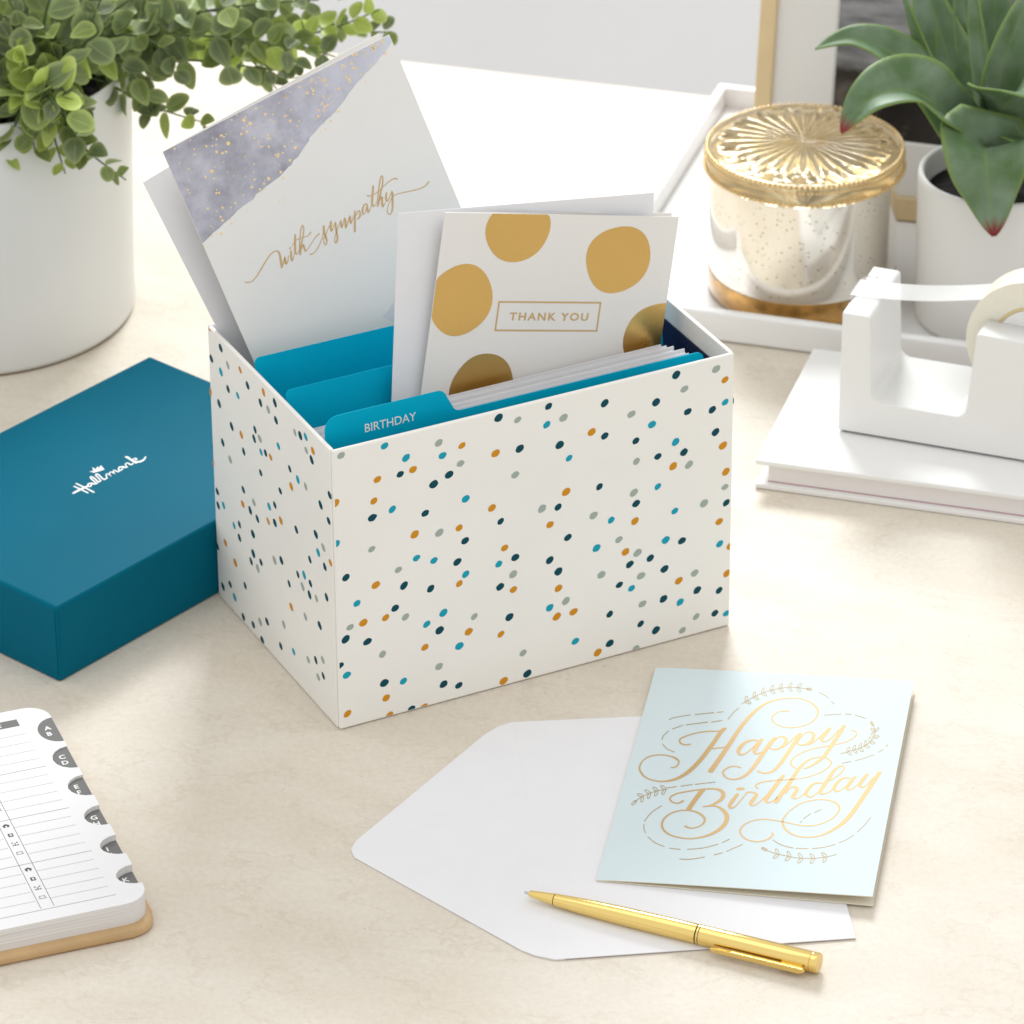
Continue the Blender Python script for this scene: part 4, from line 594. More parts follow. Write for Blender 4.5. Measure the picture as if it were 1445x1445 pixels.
HAPPYD = [[1370,14219,57,1406,14269,58,1466,14342,64,1583,14426,69,1814,14534,71,2102,14653,71,2310,14738,71],[2552,14793,72,3397,15054,72],[3583,15094,71,3836,15187,71],[1638,13368,63,2076,13753,64],[2246,13800,71,3219,14157,71],[3431,14181,70,3885,14370,70],[1483,13169,51,1430,13057,50,1356,12898,49,1300,12741,44,1279,12589,40,1274,12438,39,1273,12333,39],[1352,11983,44,1417,11869,44,1512,11709,46,1620,11566,52,1755,11456,58,1904,11363,60,2010,11299,60],[4178,14522,44,4219,14685,44,4280,14917,45,4344,15135,47,4418,15323,49,4496,15497,50,4552,15617,50],[2120,8085,68,2544,8239,68],[2769,8308,68,3258,8496,68],[3417,8531,68,3843,8676,68],[3933,8704,68,4292,8816,68],[2102,6515,53,1995,6358,53,1844,6132,51,1712,5888,47,1619,5607,43,1544,5309,42,1494,5098,42],[1514,4847,37,1520,4763,37,1529,4642,37,1550,4513,37,1593,4369,38,1648,4216,38,1687,4109,38],[1853,3793,46,1949,3669,46,2087,3494,47,2235,3337,51,2403,3216,55,2582,3113,57,2708,3043,57],[2997,2928,65,3482,2885,65],[3819,2925,66,3997,2964,66,4251,3023,65,4503,3105,64,4748,3235,62,4991,3389,62,5161,3499,61],[5347,3662,55,5628,3987,55],[3585,2071,65,3710,2072,65,3889,2077,65,4081,2105,65,4296,2183,64,4524,2284,63,4685,2358,63],[5103,2581,61,5449,2803,61],[5636,2949,56,6288,3607,56],[8238,17468,61,8322,17406,60,8441,17316,59,8550,17225,57,8637,17132,53,8714,17038,52,8766,16972,51],[8935,16714,48,9103,16457,48],[8753,15408,72,9520,15587,72],[9732,15611,73,9992,15623,73],[10210,15575,65,10732,15315,65],[10083,11167,66,10461,11369,66],[10663,11454,64,10765,11520,64,10911,11615,64,11059,11721,62,11210,11846,61,11363,11982,60,11470,12078,60],[11668,12322,54,11869,12594,54],[11964,12845,45,12052,13078,45],[8725,5760,41,8765,5908,41],[8827,6110,49,9099,6583,49],[9270,6704,56,9540,6991,56],[7642,4141,51,7747,4040,51,7900,3898,53,8068,3775,58,8267,3689,61,8481,3622,62,8633,3576,62],[8792,3570,66,9334,3593,66],[9534,3633,65,9672,3672,65,9869,3730,65,10060,3803,63,10238,3905,61,10409,4023,60,10529,4107,60],[10696,4251,57,10771,4318,57,10878,4417,56,10986,4535,53,11096,4689,50,11207,4863,49,11285,4987,49],[11419,5253,45,11488,5410,45,11586,5635,44,11681,5871,43,11769,6130,42,11854,6400,42,11913,6590,42],[4654,15997,49,4829,16262,49,5065,16598,50,5306,16898,53,5555,17164,55,5788,17351,59,6024,17497,61,6275,17635,62,6527,17740,64,6768,17794,65,7001,17812,65,7225,17799,64,7438,17769,63,7662,17732,63,7830,17701,63],[4807,16230,51,4825,16253,46,4845,16299,38,4854,16383,35,4856,16482,34,4849,16583,33,4835,16672,34,4815,16731,38,4793,16758,62,4772,16740,46,4755,16688,37,4746,16604,35,4744,16505,34,4751,16404,33,4765,16315,34,4788,16261,38,4807,16230,41],[4807,16230,35,4820,16189,37,4845,16139,44,4890,16097,52,4943,16065,58,4997,16050,63,5044,16051,64,5074,16072,51,5088,16105,34,5078,16150,37,5050,16196,45,5005,16238,52,4952,16271,58,4898,16286,63,4852,16284,63,4823,16258,52,4807,16230,46],[5136,16689,54,5155,16710,48,5177,16753,39,5190,16834,36,5196,16932,34,5193,17033,34,5182,17123,34,5164,17184,37,5143,17214,60,5121,17199,48,5102,17150,39,5089,17068,36,5083,16970,34,5087,16869,34,5097,16780,34,5118,16723,37,5136,16689,40],[5136,16689,34,5148,16647,36,5171,16594,42,5215,16547,49,5267,16508,55,5320,16485,61,5368,16480,64,5400,16496,54,5415,16528,35,5406,16573,36,5380,16623,43,5336,16671,49,5284,16710,55,5231,16732,61,5183,16737,64,5153,16715,54,5136,16689,49],[5487,17098,57,5508,17115,51,5531,17154,41,5548,17232,37,5559,17328,35,5560,17428,34,5553,17518,34,5538,17581,36,5518,17614,58,5496,17603,51,5474,17558,40,5457,17479,37,5447,17383,35,5445,17283,34,5452,17193,34,5470,17134,36,5487,17098,38],[5487,17098,34,5497,17054,35,5518,16998,40,5560,16944,47,5611,16897,52,5664,16867,58,5711,16854,64,5744,16865,57,5761,16894,36,5754,16940,35,5730,16993,41,5688,17047,47,5637,17094,52,5584,17125,59,5537,17138,65,5506,17121,57,5487,17098,52],[5872,17405,62,5894,17415,57,5921,17446,45,5945,17517,39,5964,17606,36,5973,17702,35,5974,17792,34,5964,17857,35,5946,17894,52,5923,17890,57,5897,17853,44,5873,17782,39,5855,17693,36,5845,17596,35,5844,17507,34,5858,17444,35,5872,17405,36],[5872,17405,34,5878,17360,34,5895,17300,37,5933,17235,42,5980,17175,47,6031,17130,53,6078,17104,61,6113,17105,62,6132,17127,38,6129,17174,34,6109,17232,38,6071,17297,43,6024,17357,47,5973,17402,53,5925,17429,62,5893,17421,63,5872,17405,58],[6277,17636,64,6300,17644,59,6328,17671,47,6355,17738,40,6376,17824,37,6389,17919,35,6393,18007,34,6385,18073,34,6369,18112,50,6345,18111,60,6318,18077,46,6291,18009,40,6270,17923,37,6257,17828,35,6253,17740,34,6264,17677,34,6277,17636,35],[6277,17636,34,6282,17591,34,6297,17529,37,6333,17461,41,6379,17395,45,6429,17345,51,6475,17313,59,6510,17310,64,6530,17331,39,6529,17377,34,6511,17438,37,6474,17506,41,6429,17571,45,6379,17622,51,6332,17653,60,6299,17650,64,6277,17636,60],[6699,17783,65,6723,17784,64,6754,17802,52,6786,17860,44,6815,17937,40,6835,18025,37,6846,18109,35,6844,18175,34,6830,18217,45,6806,18223,64,6776,18198,51,6744,18140,44,6715,18063,40,6694,17975,37,6683,17891,34,6689,17826,34,6699,17783,34],[6699,17783,34,6700,17738,34,6710,17674,35,6741,17598,38,6782,17521,41,6829,17458,46,6873,17415,53,6908,17402,65,6930,17416,43,6932,17461,33,6919,17525,35,6888,17601,38,6847,17677,42,6800,17740,46,6756,17784,55,6722,17790,65,6699,17783,64],[7137,17808,63,7161,17803,65,7193,17813,57,7230,17861,48,7265,17928,43,7292,18008,39,7309,18087,36,7311,18152,34,7301,18196,42,7277,18208,65,7244,18192,56,7208,18144,48,7173,18076,43,7146,17996,39,7129,17917,35,7130,17853,34,7137,17808,34],[7137,17808,35,7135,17764,34,7140,17700,34,7166,17617,36,7202,17533,39,7244,17460,42,7286,17406,48,7320,17384,62,7343,17392,46,7349,17435,34,7340,17501,34,7314,17583,36,7278,17667,39,7236,17741,42,7194,17795,50,7161,17809,62,7137,17808,65],[7580,17746,37,7596,17708,39,7623,17664,49,7670,17634,58,7723,17616,63,7776,17616,65,7822,17630,60,7850,17660,46,7861,17698,34,7848,17741,39,7818,17781,50,7772,17811,58,7718,17829,63,7665,17829,65,7620,17815,59,7594,17780,46,7580,17746,42],[9912,11987,56,10000,12050,56,10131,12145,55,10298,12270,55,10481,12407,56,10657,12522,55,10832,12670,51,11020,12920,46,11183,13201,42,11277,13461,38,11325,13711,34,11331,13939,33,11309,14158,33,11275,14386,33,11222,14600,36,11131,14799,39,11050,14942,40],[10185,12185,57,10205,12197,52,10230,12228,42,10251,12297,37,10268,12381,35,10275,12472,33,10275,12555,33,10265,12615,34,10248,12647,52,10226,12641,53,10203,12604,41,10182,12535,37,10165,12451,35,10157,12360,33,10158,12277,33,10171,12220,34,10185,12185,36],[10185,12185,33,10191,12144,33,10207,12090,37,10243,12034,43,10288,11983,48,10336,11946,53,10381,11927,60,10412,11931,58,10430,11954,36,10427,11997,33,10408,12049,38,10372,12105,43,10327,12157,48,10278,12193,53,10234,12213,61,10204,12202,58,10185,12185,53],[10447,12382,57,10467,12394,52,10492,12425,42,10513,12494,37,10530,12579,35,10537,12669,33,10537,12753,33,10527,12812,34,10510,12845,53,10488,12839,53,10465,12802,41,10444,12733,37,10427,12648,35,10420,12557,33,10420,12474,33,10433,12417,34,10447,12382,36],[10447,12382,33,10453,12341,34,10469,12286,38,10505,12230,43,10550,12179,48,10599,12143,53,10643,12124,60,10675,12128,58,10692,12152,36,10689,12194,34,10670,12247,38,10634,12303,43,10589,12354,48,10541,12390,54,10496,12410,61,10466,12399,58,10447,12382,53],[10713,12562,58,10734,12574,52,10759,12605,42,10780,12674,37,10797,12759,35,10805,12850,33,10805,12933,33,10795,12993,34,10778,13026,53,10756,13019,53,10732,12982,41,10711,12914,37,10694,12828,35,10686,12738,33,10687,12654,33,10699,12597,34,10713,12562,36],[10713,12562,33,10719,12521,34,10736,12467,38,10772,12410,43,10817,12359,48,10865,12323,54,10909,12303,60,10941,12307,58,10958,12331,36,10955,12373,34,10936,12426,38,10900,12482,43,10855,12534,48,10807,12570,54,10763,12590,61,10732,12580,58,10713,12562,53],[10955,12827,50,10973,12848,45,10993,12890,37,11004,12968,34,11009,13060,33,11006,13155,33,10995,13238,33,10978,13293,37,10958,13319,60,10938,13303,45,10920,13255,37,10909,13177,34,10904,13085,33,10908,12990,33,10918,12907,33,10937,12856,37,10955,12827,40],[10955,12827,34,10966,12788,36,10988,12741,43,11029,12700,50,11078,12669,56,11128,12654,61,11172,12653,61,11202,12672,50,11216,12703,34,11208,12744,36,11183,12789,44,11142,12829,50,11093,12861,56,11043,12876,61,10998,12876,61,10971,12852,50,10955,12827,45],[11166,13169,45,11182,13195,41,11197,13244,35,11202,13326,33,11199,13421,33,11187,13515,33,11170,13595,35,11149,13646,41,11128,13666,62,11109,13643,41,11096,13590,35,11092,13508,33,11095,13413,33,11106,13319,33,11123,13239,35,11147,13193,40,11166,13169,44],[11166,13169,36,11180,13133,38,11205,13092,47,11249,13064,56,11299,13047,61,11349,13046,62,11392,13060,58,11419,13087,45,11430,13123,33,11419,13162,39,11391,13199,49,11347,13227,56,11297,13244,61,11247,13245,62,11204,13232,57,11179,13199,45,11166,13169,41],[11311,13618,36,11319,13655,35,11323,13714,33,11310,13796,33,11288,13886,35,11258,13968,37,11226,14034,41,11197,14067,53,11174,14071,53,11162,14036,35,11162,13974,33,11175,13891,33,11197,13802,35,11227,13720,37,11259,13654,42,11288,13627,52,11311,13618,58],[11311,13618,44,11330,13594,49,11361,13572,60,11405,13577,62,11453,13597,57,11497,13634,52,11532,13678,45,11551,13725,36,11553,13767,34,11535,13797,49,11502,13813,61,11458,13808,62,11411,13788,58,11366,13751,52,11331,13707,44,11316,13657,36,11311,13618,35],[11308,14165,33,11304,14207,33,11291,14265,36,11258,14328,41,11216,14389,45,11169,14435,50,11126,14464,58,11093,14467,62,11074,14447,38,11074,14404,33,11091,14347,37,11124,14284,41,11166,14223,45,11213,14177,50,11256,14148,59,11288,14151,61,11308,14165,57],[11308,14165,62,11330,14162,63,11361,14172,54,11395,14220,45,11428,14285,41,11454,14362,38,11470,14437,35,11472,14498,33,11462,14539,42,11439,14548,63,11409,14531,52,11375,14484,45,11342,14418,41,11316,14342,38,11300,14267,34,11301,14206,33,11308,14165,33],[11185,14691,34,11189,14732,33,11186,14793,33,11164,14871,35,11133,14953,38,11095,15024,41,11057,15077,47,11025,15099,60,11003,15093,46,10996,15053,33,11002,14992,34,11024,14913,35,11056,14832,38,11093,14760,41,11131,14707,48,11163,14691,60,11185,14691,63],[2135,7974,59,1917,7879,58,1652,7745,57,1453,7606,54,1272,7441,51,1088,7228,49,934,7014,46,841,6828,42,791,6696,40],[2073,7947,60,2049,7940,57,2020,7914,46,1993,7848,39,1971,7764,36,1958,7672,34,1955,7585,33,1963,7520,33,1980,7481,46,2005,7482,56,2033,7514,44,2060,7579,39,2082,7663,36,2095,7756,34,2099,7843,33,2087,7906,33,2073,7947,34],[2073,7947,32,2068,7991,33,2052,8053,35,2014,8122,39,1966,8188,42,1914,8240,47,1865,8273,54,1829,8277,60,1808,8258,39,1810,8212,33,1829,8151,35,1867,8082,39,1915,8016,42,1967,7964,47,2016,7931,55,2051,7934,60,2073,7947,57],[1729,7789,59,1706,7780,55,1678,7752,44,1653,7683,38,1633,7597,36,1623,7503,34,1621,7415,33,1632,7351,33,1650,7313,47,1674,7315,55,1701,7350,43,1726,7418,38,1746,7504,36,1756,7598,34,1757,7686,32,1744,7749,33,1729,7789,34],[1729,7789,32,1723,7833,33,1706,7894,35,1667,7960,40,1617,8023,44,1564,8071,48,1515,8100,56,1479,8102,60,1459,8080,38,1462,8034,33,1482,7975,36,1522,7908,40,1571,7846,44,1624,7798,48,1673,7769,57,1708,7774,59,1729,7789,56],[1403,7564,56,1382,7550,51,1356,7514,41,1338,7438,36,1326,7346,34,1323,7248,33,1329,7159,32,1344,7096,34,1364,7062,52,1388,7071,51,1411,7113,40,1429,7188,36,1442,7281,34,1444,7378,33,1439,7468,32,1421,7528,34,1403,7564,36],[1403,7564,33,1394,7608,33,1372,7665,37,1329,7722,43,1277,7773,48,1222,7808,53,1172,7826,59,1137,7818,56,1120,7791,36,1126,7745,33,1150,7690,38,1194,7633,43,1246,7582,48,1301,7547,53,1351,7530,59,1384,7544,56,1403,7564,51],[1107,7252,51,1088,7232,46,1066,7189,38,1054,7108,34,1050,7011,33,1055,6911,32,1068,6823,32,1088,6763,35,1110,6734,56,1132,6749,46,1151,6797,37,1163,6878,34,1167,6975,33,1162,7075,32,1149,7164,33,1127,7220,36,1107,7252,38],[1107,7252,33,1095,7294,34,1070,7347,40,1024,7394,47,969,7432,52,913,7453,57,864,7458,60,831,7442,52,816,7410,34,826,7365,34,854,7316,41,900,7269,47,955,7230,52,1011,7209,57,1060,7204,60,1090,7227,52,1107,7252,47],[852,6854,57,827,6859,60,794,6850,54,757,6802,46,723,6736,41,697,6658,38,681,6581,35,680,6517,32,692,6474,39,717,6462,60,750,6478,53,787,6525,46,821,6591,41,847,6670,38,863,6747,34,860,6810,32,852,6854,32],[10678,3256,53,10492,3139,54,10229,2998,55,9937,2886,56,9617,2802,57,9280,2762,57,8944,2763,56,8633,2819,55,8342,2898,55,8084,2957,55,7829,3043,52,7506,3224,50,7247,3388,49],[10260,3012,56,10236,3004,53,10205,2977,43,10176,2909,37,10151,2823,35,10136,2728,33,10130,2640,32,10137,2574,32,10154,2535,45,10179,2537,53,10209,2570,42,10238,2638,37,10263,2724,35,10278,2819,33,10284,2907,32,10274,2971,32,10260,3012,33],[10260,3012,31,10256,3057,32,10242,3119,34,10205,3188,38,10157,3254,42,10105,3305,47,10056,3337,53,10019,3340,57,9997,3319,37,9997,3272,32,10016,3211,35,10053,3142,38,10100,3077,42,10153,3026,46,10202,2994,54,10237,2998,56,10260,3012,53],[9724,2825,57,9699,2822,55,9667,2802,46,9633,2741,39,9603,2662,36,9581,2572,34,9570,2487,32,9573,2421,32,9588,2379,42,9614,2375,55,9645,2402,45,9679,2463,39,9709,2542,36,9731,2632,34,9742,2717,32,9735,2782,32,9724,2825,32],[9724,2825,32,9723,2870,31,9712,2934,33,9679,3009,36,9635,3083,39,9585,3143,43,9538,3185,50,9501,3195,57,9478,3179,39,9475,3134,31,9490,3070,33,9523,2995,36,9567,2921,39,9617,2861,43,9664,2819,51,9700,2816,57,9724,2825,56],[9172,2758,56,9147,2760,57,9113,2748,50,9075,2696,42,9039,2624,38,9012,2541,36,8995,2460,33,8994,2395,31,9006,2351,39,9032,2342,57,9065,2361,48,9103,2413,42,9139,2484,38,9166,2567,36,9183,2649,33,9180,2714,31,9172,2758,32],[9172,2758,32,9174,2802,32,9167,2867,32,9138,2948,35,9099,3030,37,9053,3100,40,9008,3150,46,8971,3169,56,8947,3158,41,8941,3114,32,8952,3049,32,8981,2968,35,9020,2886,37,9066,2816,40,9111,2766,47,9147,2754,56,9172,2758,57],[8611,2825,53,8586,2835,56,8550,2832,54,8508,2792,47,8465,2733,42,8431,2660,38,8407,2586,35,8400,2523,32,8408,2478,36,8434,2461,56,8469,2471,53,8512,2510,47,8554,2569,42,8589,2642,38,8613,2716,34,8615,2780,32,8611,2825,31],[8611,2825,33,8617,2868,32,8615,2932,32,8593,3019,33,8561,3109,35,8520,3190,37,8479,3252,42,8443,3280,53,8418,3277,46,8408,3236,32,8414,3169,32,8436,3083,33,8469,2992,35,8509,2911,37,8550,2850,43,8586,2828,53,8611,2825,56],[8047,2967,53,8022,2977,56,7986,2975,54,7944,2935,47,7901,2876,42,7867,2804,39,7843,2730,35,7836,2667,32,7844,2621,36,7869,2604,56,7905,2613,53,7948,2653,47,7990,2712,42,8025,2784,39,8049,2858,34,8052,2922,32,8047,2967,32],[8047,2967,33,8053,3010,32,8052,3075,32,8030,3161,33,7997,3252,35,7956,3334,37,7915,3396,42,7879,3424,53,7854,3421,46,7844,3380,32,7849,3314,32,7872,3227,33,7905,3136,35,7945,3055,37,7986,2992,43,8022,2971,53,8047,2967,56],[7489,3235,32,7478,3279,33,7455,3334,38,7409,3385,44,7354,3429,49,7297,3455,54,7246,3464,58,7211,3450,51,7194,3419,33,7201,3373,33,7228,3321,39,7274,3269,44,7329,3226,49,7386,3199,54,7437,3190,57,7469,3211,51,7489,3235,46]]
cw, ch = .1272, .1892
hb = tag(empty('birthday_card', (.12101, -.13317, .0012), (0, 0, R(-10.0))), 'pale aqua card lettered Happy Birthday in gold script, lying on the envelope', 'greeting card')
bm_obj('back_leaf', prism_bm([(.0004, 0), (cw+.0004, 0), (cw+.0004, ch), (.0004, ch)], .0001, .0005), 'cream_in', hb)
b = bmesh.new(); rows = []
NX = 14
for i in range(NX+1):
    t = i/NX; x = cw*t; z = .0008 + .0047*(t**.8)
    rows.append([b.verts.new((x, 0, z)), b.verts.new((x, ch, z)), b.verts.new((x, ch, z-.0004)), b.verts.new((x, 0, z-.0004))])
for i in range(NX):
    a, c = rows[i], rows[i+1]
    for k in range(4): b.faces.new((a[k], c[k], c[(k+1) % 4], a[(k+1) % 4]))
b.faces.new(rows[0]); b.faces.new(rows[-1][::-1])
fr = bm_obj('front_leaf', b, 'aqua', hb, mats=['aqua', 'cream_in'])
for p in fr.data.polygons: p.material_index = 0 if p.normal.z > .8 else 1
def on_leaf(v):
    out = []
    for x, y, z in v:
        t = min(max(x/cw, 0), 1); i = min(int(t*NX), NX-1); g = t*NX - i
        za = .0008 + .0047*((i/NX)**.8); zb = .0008 + .0047*(((i+1)/NX)**.8)
        out.append((x*cw/.127, y*ch/.1905, z + za + (zb-za)*g))
    return out
v, fc = strokes(HAPPY, .00007); obj('gold_lettering', on_leaf(v), fc, 'foil_soft', fr)
v, fc = strokes(HAPPYD, .00007); obj('gold_flourishes', on_leaf(v), fc, 'thinfoil', fr)['kind'] = 'stuff'

# ------------------------------------------------------------------ gold pen
p0, p1 = Vector((.0881, -.1468, .0046)), Vector((.2192, -.2058, .0052))
dx = (p1 - p0); L = dx.length; dx.normalize()
yy = Vector((0, 0, 1)).cross(dx).normalized(); zz = dx.cross(yy)
pen = tag(empty('pen', mtx=Matrix(((dx.x, yy.x, zz.x, p0.x), (dx.y, yy.y, zz.y, p0.y), (dx.z, yy.z, zz.z, p0.z), (0, 0, 0, 1)))),
          'polished gold ballpoint pen lying across the open envelope', 'pen')
def turned(name, prof, m):
    v, fc = lathe(prof, 40, 'X'); n = len(prof); cap(v, fc, 0, 40); cap(v, fc, n-1, 40, True)
    o = obj(name, v, fc, m, pen, True)
    md = o.modifiers.new('edges', 'EDGE_SPLIT'); md.split_angle = R(40)
    return o
turned('point', [(.0004, 0), (.0006, .0006), (.0008, .0024), (.0011, .0030)], 'steel')
turned('nose_cone', [(.0013, .0026), (.0016, .0030), (.0022, .0090), (.0028, .0150)], 'pen')
turned('barrel', [(.0027, .0152), (.0029, .0154), (.0037, .028), (.0043, .045), (.00455, .065), (.0046, .0845), (.0045, .0850)], 'pen')
turned('joint_groove', [(.0042, .0848), (.0042, .0866)], 'dark')
turned('joint_ring', [(.0045, .0855), (.0047, .0857), (.0047, .0864), (.0045, .0866)], 'pen')
turned('cap', [(.0045, .0868), (.0047, .0870), (.0047, L-.0040), (.0046, L-.0038)], 'pen')
turned('end_plug', [(.0044, L-.0038), (.0047, L-.0035), (.0047, L-.0004), (.0044, L)], 'pen')
b = bmesh.new()
cl = [(.094, .0006), (.095, -.0012), (.137, -.0016), (.1395, .0), (.1385, .0014), (.104, .0014), (.102, .0008), (.098, .0012)]
lo = [b.verts.new((x, -.0078, z - .0012)) for x, z in cl]; hi = [b.verts.new((x, -.0062, z - .0012)) for x, z in cl]
b.faces.new(lo); b.faces.new(hi[::-1])
for i in range(len(cl)): b.faces.new((lo[i], hi[i], hi[(i+1) % 8], lo[(i+1) % 8]))
bmesh.ops.bevel(b, geom=b.edges[:], offset=.00025, segments=1, affect='EDGES')
bm_obj('clip', b, 'pen', pen)
bm_obj('clip_bridge', box_bm(.1275, -.0066, -.0022, .1375, -.0038, .0002, .0003, 1), 'pen', pen)

# ------------------------------------------------------------------ planner
pln = tag(empty('planner', (-.0805, -.1666, 0), (0, 0, R(20.2))), 'open address planner with grey lettered thumb tabs and a tan leather cover', 'planner')
PW, PH = .125, .178
TABS = [(.154, .0112, 'A\nB'), (.128, .0101, 'C\nD'), (.1018, .0093, 'E\nF'), (.0745, .0088, 'G\nH'), (.048, .0083, 'I\nJ'), (.022, .0079, 'K\nL')]
def page_poly(cut):
    base = rounded(-PW, 0, 0, PH, .0115, 6, (0, 1, 1, 0)); out = []
    # right edge runs between the second and third corner
    br = [p for p in base if p[1] < PH/2]; tr_ = [p for p in base if p[1] >= PH/2]
    out += br
    for yc, hh_, _ in sorted(cut):
        for k in range(9):
            a = math.pi*k/8; out.append((-.0098*math.sin(a) if 0 < k < 8 else 0, yc - hh_*math.cos(a)))
    return out + tr_
cov = bm_obj('cover', prism_bm(rounded(-PW-.006, -.0054, .0020, PH+.0025, .012, 7, (0, 1, 1, 0)), .0002, .0046, .0017, 4), 'leather', pln, True)
bm = prism_bm(page_poly([]), .0046, .0112); blk = bm_obj('page_block', bm, 'pageedge', pln)
zt = .0112; TH = .0008
layers = []
for k in range(5, -1, -1):
    lay = bm_obj('page_section', prism_bm(page_poly(TABS[k+1:]), zt + .00002, zt + TH), 'page', pln, mats=['page', 'pageedge'])
    for p in lay.data.polygons: p.material_index = 0 if p.normal.z > .5 else 1
    zt += TH
    yc, hh_, tx = TABS[k]
    tb = [(-.0001, yc + hh_, zt+.00005)] + [(-.0095*math.sin(math.pi*j/14) - .0001, yc + hh_*math.cos(math.pi*j/14), zt+.00005) for j in range(1, 14)] + [(-.0001, yc - hh_, zt+.00005)]
    tab = obj('thumb_tab', tb, [tuple(range(len(tb)))[::-1]], 'ink', lay)
    a_, b_ = tx.split('\n')
    v1 = text_mesh(a_, .0046, None, 1, -.0062, yc + .0008, zt+.0001, bold=.0001); v2 = text_mesh(b_, .0046, None, 1, -.0062, yc - .0044, zt+.0001, bold=.0001)
    v, fc = join([v1, v2])
    cx = -.0050; obj('tab_letters', v, fc, 'white_ink', lay)
    layers.append(lay)
top = layers[-1]; zp = zt + .00005
def quad(x0, y0, x1, y1, z=zp): return [(x0, y0, z), (x1, y0, z), (x1, y1, z), (x0, y1, z)], [(0, 1, 2, 3)]
pr = [quad(-PW, .1633, -.0162, .1695)]
obj('header_bar', *join(pr), 'ink', top)
v, fc = text_mesh('PHONE', .0046, .0165, 1.0, -.0412, .1648, zp+.00004, bold=.0001); obj('header_word', v, fc, 'white_ink', top)
pr = []
for g in range(4):
    ys = .1243 - g*.0385; pr.append(quad(-PW, ys-.00012, -.0140, ys+.00012))
for x in (-.0424, -.0486): pr.append(quad(x-.00012, .0100, x+.00012, .1600))
for g in range(4):
    by = .1243 - g*.0385                      # four blocks, icons between the two upright rules
    for k in range(4):
        ic = -.0455; iy = by + .0355 - .0079*k - .0020
        if k == 0: pr += [quad(ic-.0014, iy-.001, ic-.0004, iy+.0006), quad(ic+.0004, iy-.001, ic+.0014, iy+.0006), ([(ic-.002, iy+.0005, zp), (ic+.002, iy+.0005, zp), (ic, iy+.0021, zp)], [(0, 1, 2)])]
        if k == 1: pr += [quad(ic-.0012, iy-.0014, ic-.0004, iy+.0014), quad(ic+.0006, iy-.0014, ic+.0012, iy+.0014), quad(ic-.0004, iy+.0009, ic+.0006, iy+.0014), quad(ic-.0004, iy-.0014, ic+.0006, iy-.0006)]
        if k == 2: pr += [quad(ic-.0015+.0011*i, iy-.0014+.0011*j, ic-.0007+.0011*i, iy-.0006+.0011*j) for i in range(3) for j in range(3) if (i+j) % 2 == 0 or j == 0]
        if k == 3: pr += [quad(ic-.0018, iy-.0011, ic+.0018, iy-.0008), quad(ic-.0014, iy-.0006, ic-.0011, iy+.0012), quad(ic+.0011, iy-.0006, ic+.0014, iy+.0012), quad(ic-.0011, iy+.0009, ic+.0011, iy+.0012)]
obj('ruled_lines', *join(pr), 'ink_light', top)
pr = []
for g in range(4):
    for k in range(4):
        y = .1243 - g*.0385 + .0312 - k*.0078
        x = -.0152
        while x > -PW:
            if not (-.0492 < x < -.0418): pr.append(quad(x-.00038, y-.00016, x, y+.00016))
            x -= .0007
obj('dotted_lines', *join(pr), 'ink_light', top)['kind'] = 'stuff'

# ------------------------------------------------------------------ tray
TRA = R(-16.9)
tray = tag(empty('tray', (.125, .4242, 0), (0, 0, TRA)), 'white lacquered tray with a raised rim under the amber jar', 'tray')
TX, TY_ = .46, .296
bm_obj('tray_floor', box_bm(.0062, .0062, .0006, TX-.0062, TY_-.0062, .0050, 0), 'glossy_white', tray)
for nm, a in (('rim', (0, 0, .0004, TX, .006, .0185)), ('rim', (0, TY_-.006, .0004, TX, TY_, .0185)), ('rim', (.0000, .0062, .0004, .006, TY_-.0062, .0185)), ('rim', (TX-.006, .0062, .0004, TX, TY_-.0062, .0185))):
    bm_obj(nm, box_bm(*a, .0018, 3), 'glossy_white', tray, False)

# ------------------------------------------------------------------ amber candle jar
jar = tag(empty('candle_jar', (.2478, .4590, .0052)), 'lidded amber glass candle jar with speckled silvered body', 'jar')
n = 96
def turned_z(name, prof, m, parent, smooth=True, split=35):
    v, fc = lathe(prof, n); cap(v, fc, 0, n, True); cap(v, fc, len(prof)-1, n)
    o = obj(name, v, fc, m, parent, smooth); md = o.modifiers.new('edges', 'EDGE_SPLIT'); md.split_angle = R(split); return o
turned_z('glass_base', [(.048, 0), (.0515, .0008), (.0528, .003), (.0530, .012), (.0528, .0148)], 'amber_deep', jar)
turned_z('body', [(.0524, .0149), (.0530, .018), (.0530, .068), (.0528, .0745), (.050, .0750)], 'mercury', jar)
NR, NA = 26, 288; v, fc = [], []
for r_, z_ in [(.0505, .0757), (.0540, .0757), (.0548, .0762), (.0550, .0778), (.0550, .0858), (.0546, .0874), (.0534, .0883), (.0520, .0884)]:
    v += [(r_*math.cos(2*math.pi*k/NA), r_*math.sin(2*math.pi*k/NA), z_) for k in range(NA)]
for i in range(NR, -1, -1):                 # starburst of pressed petals
    r_ = .0003 + (.0515-.0003)*i/NR
    for k in range(NA):
        a = 2*math.pi*k/NA; t = r_/.0515; lobes = 32
        lenv = 1 if k // 9 % 2 == 0 else .86
        prof = max(0, min(1, (t-.02)/.16)) * max(0, min(1, (.93*lenv - t)/.06))
        ridge = abs(math.cos(a*lobes/2))
        v.append((r_*math.cos(a), r_*math.sin(a), .0884 + .0012*(1-t*t) + .0030*prof*(ridge**.7 - .25)*min(1, .35+t)))
rows_ = len(v)//NA
for i in range(rows_-1):
    for k in range(NA): fc.append((i*NA+k, i*NA+(k+1) % NA, (i+1)*NA+(k+1) % NA, (i+1)*NA+k))
cap(v, fc, 0, NA, True); cap(v, fc, rows_-1, NA)
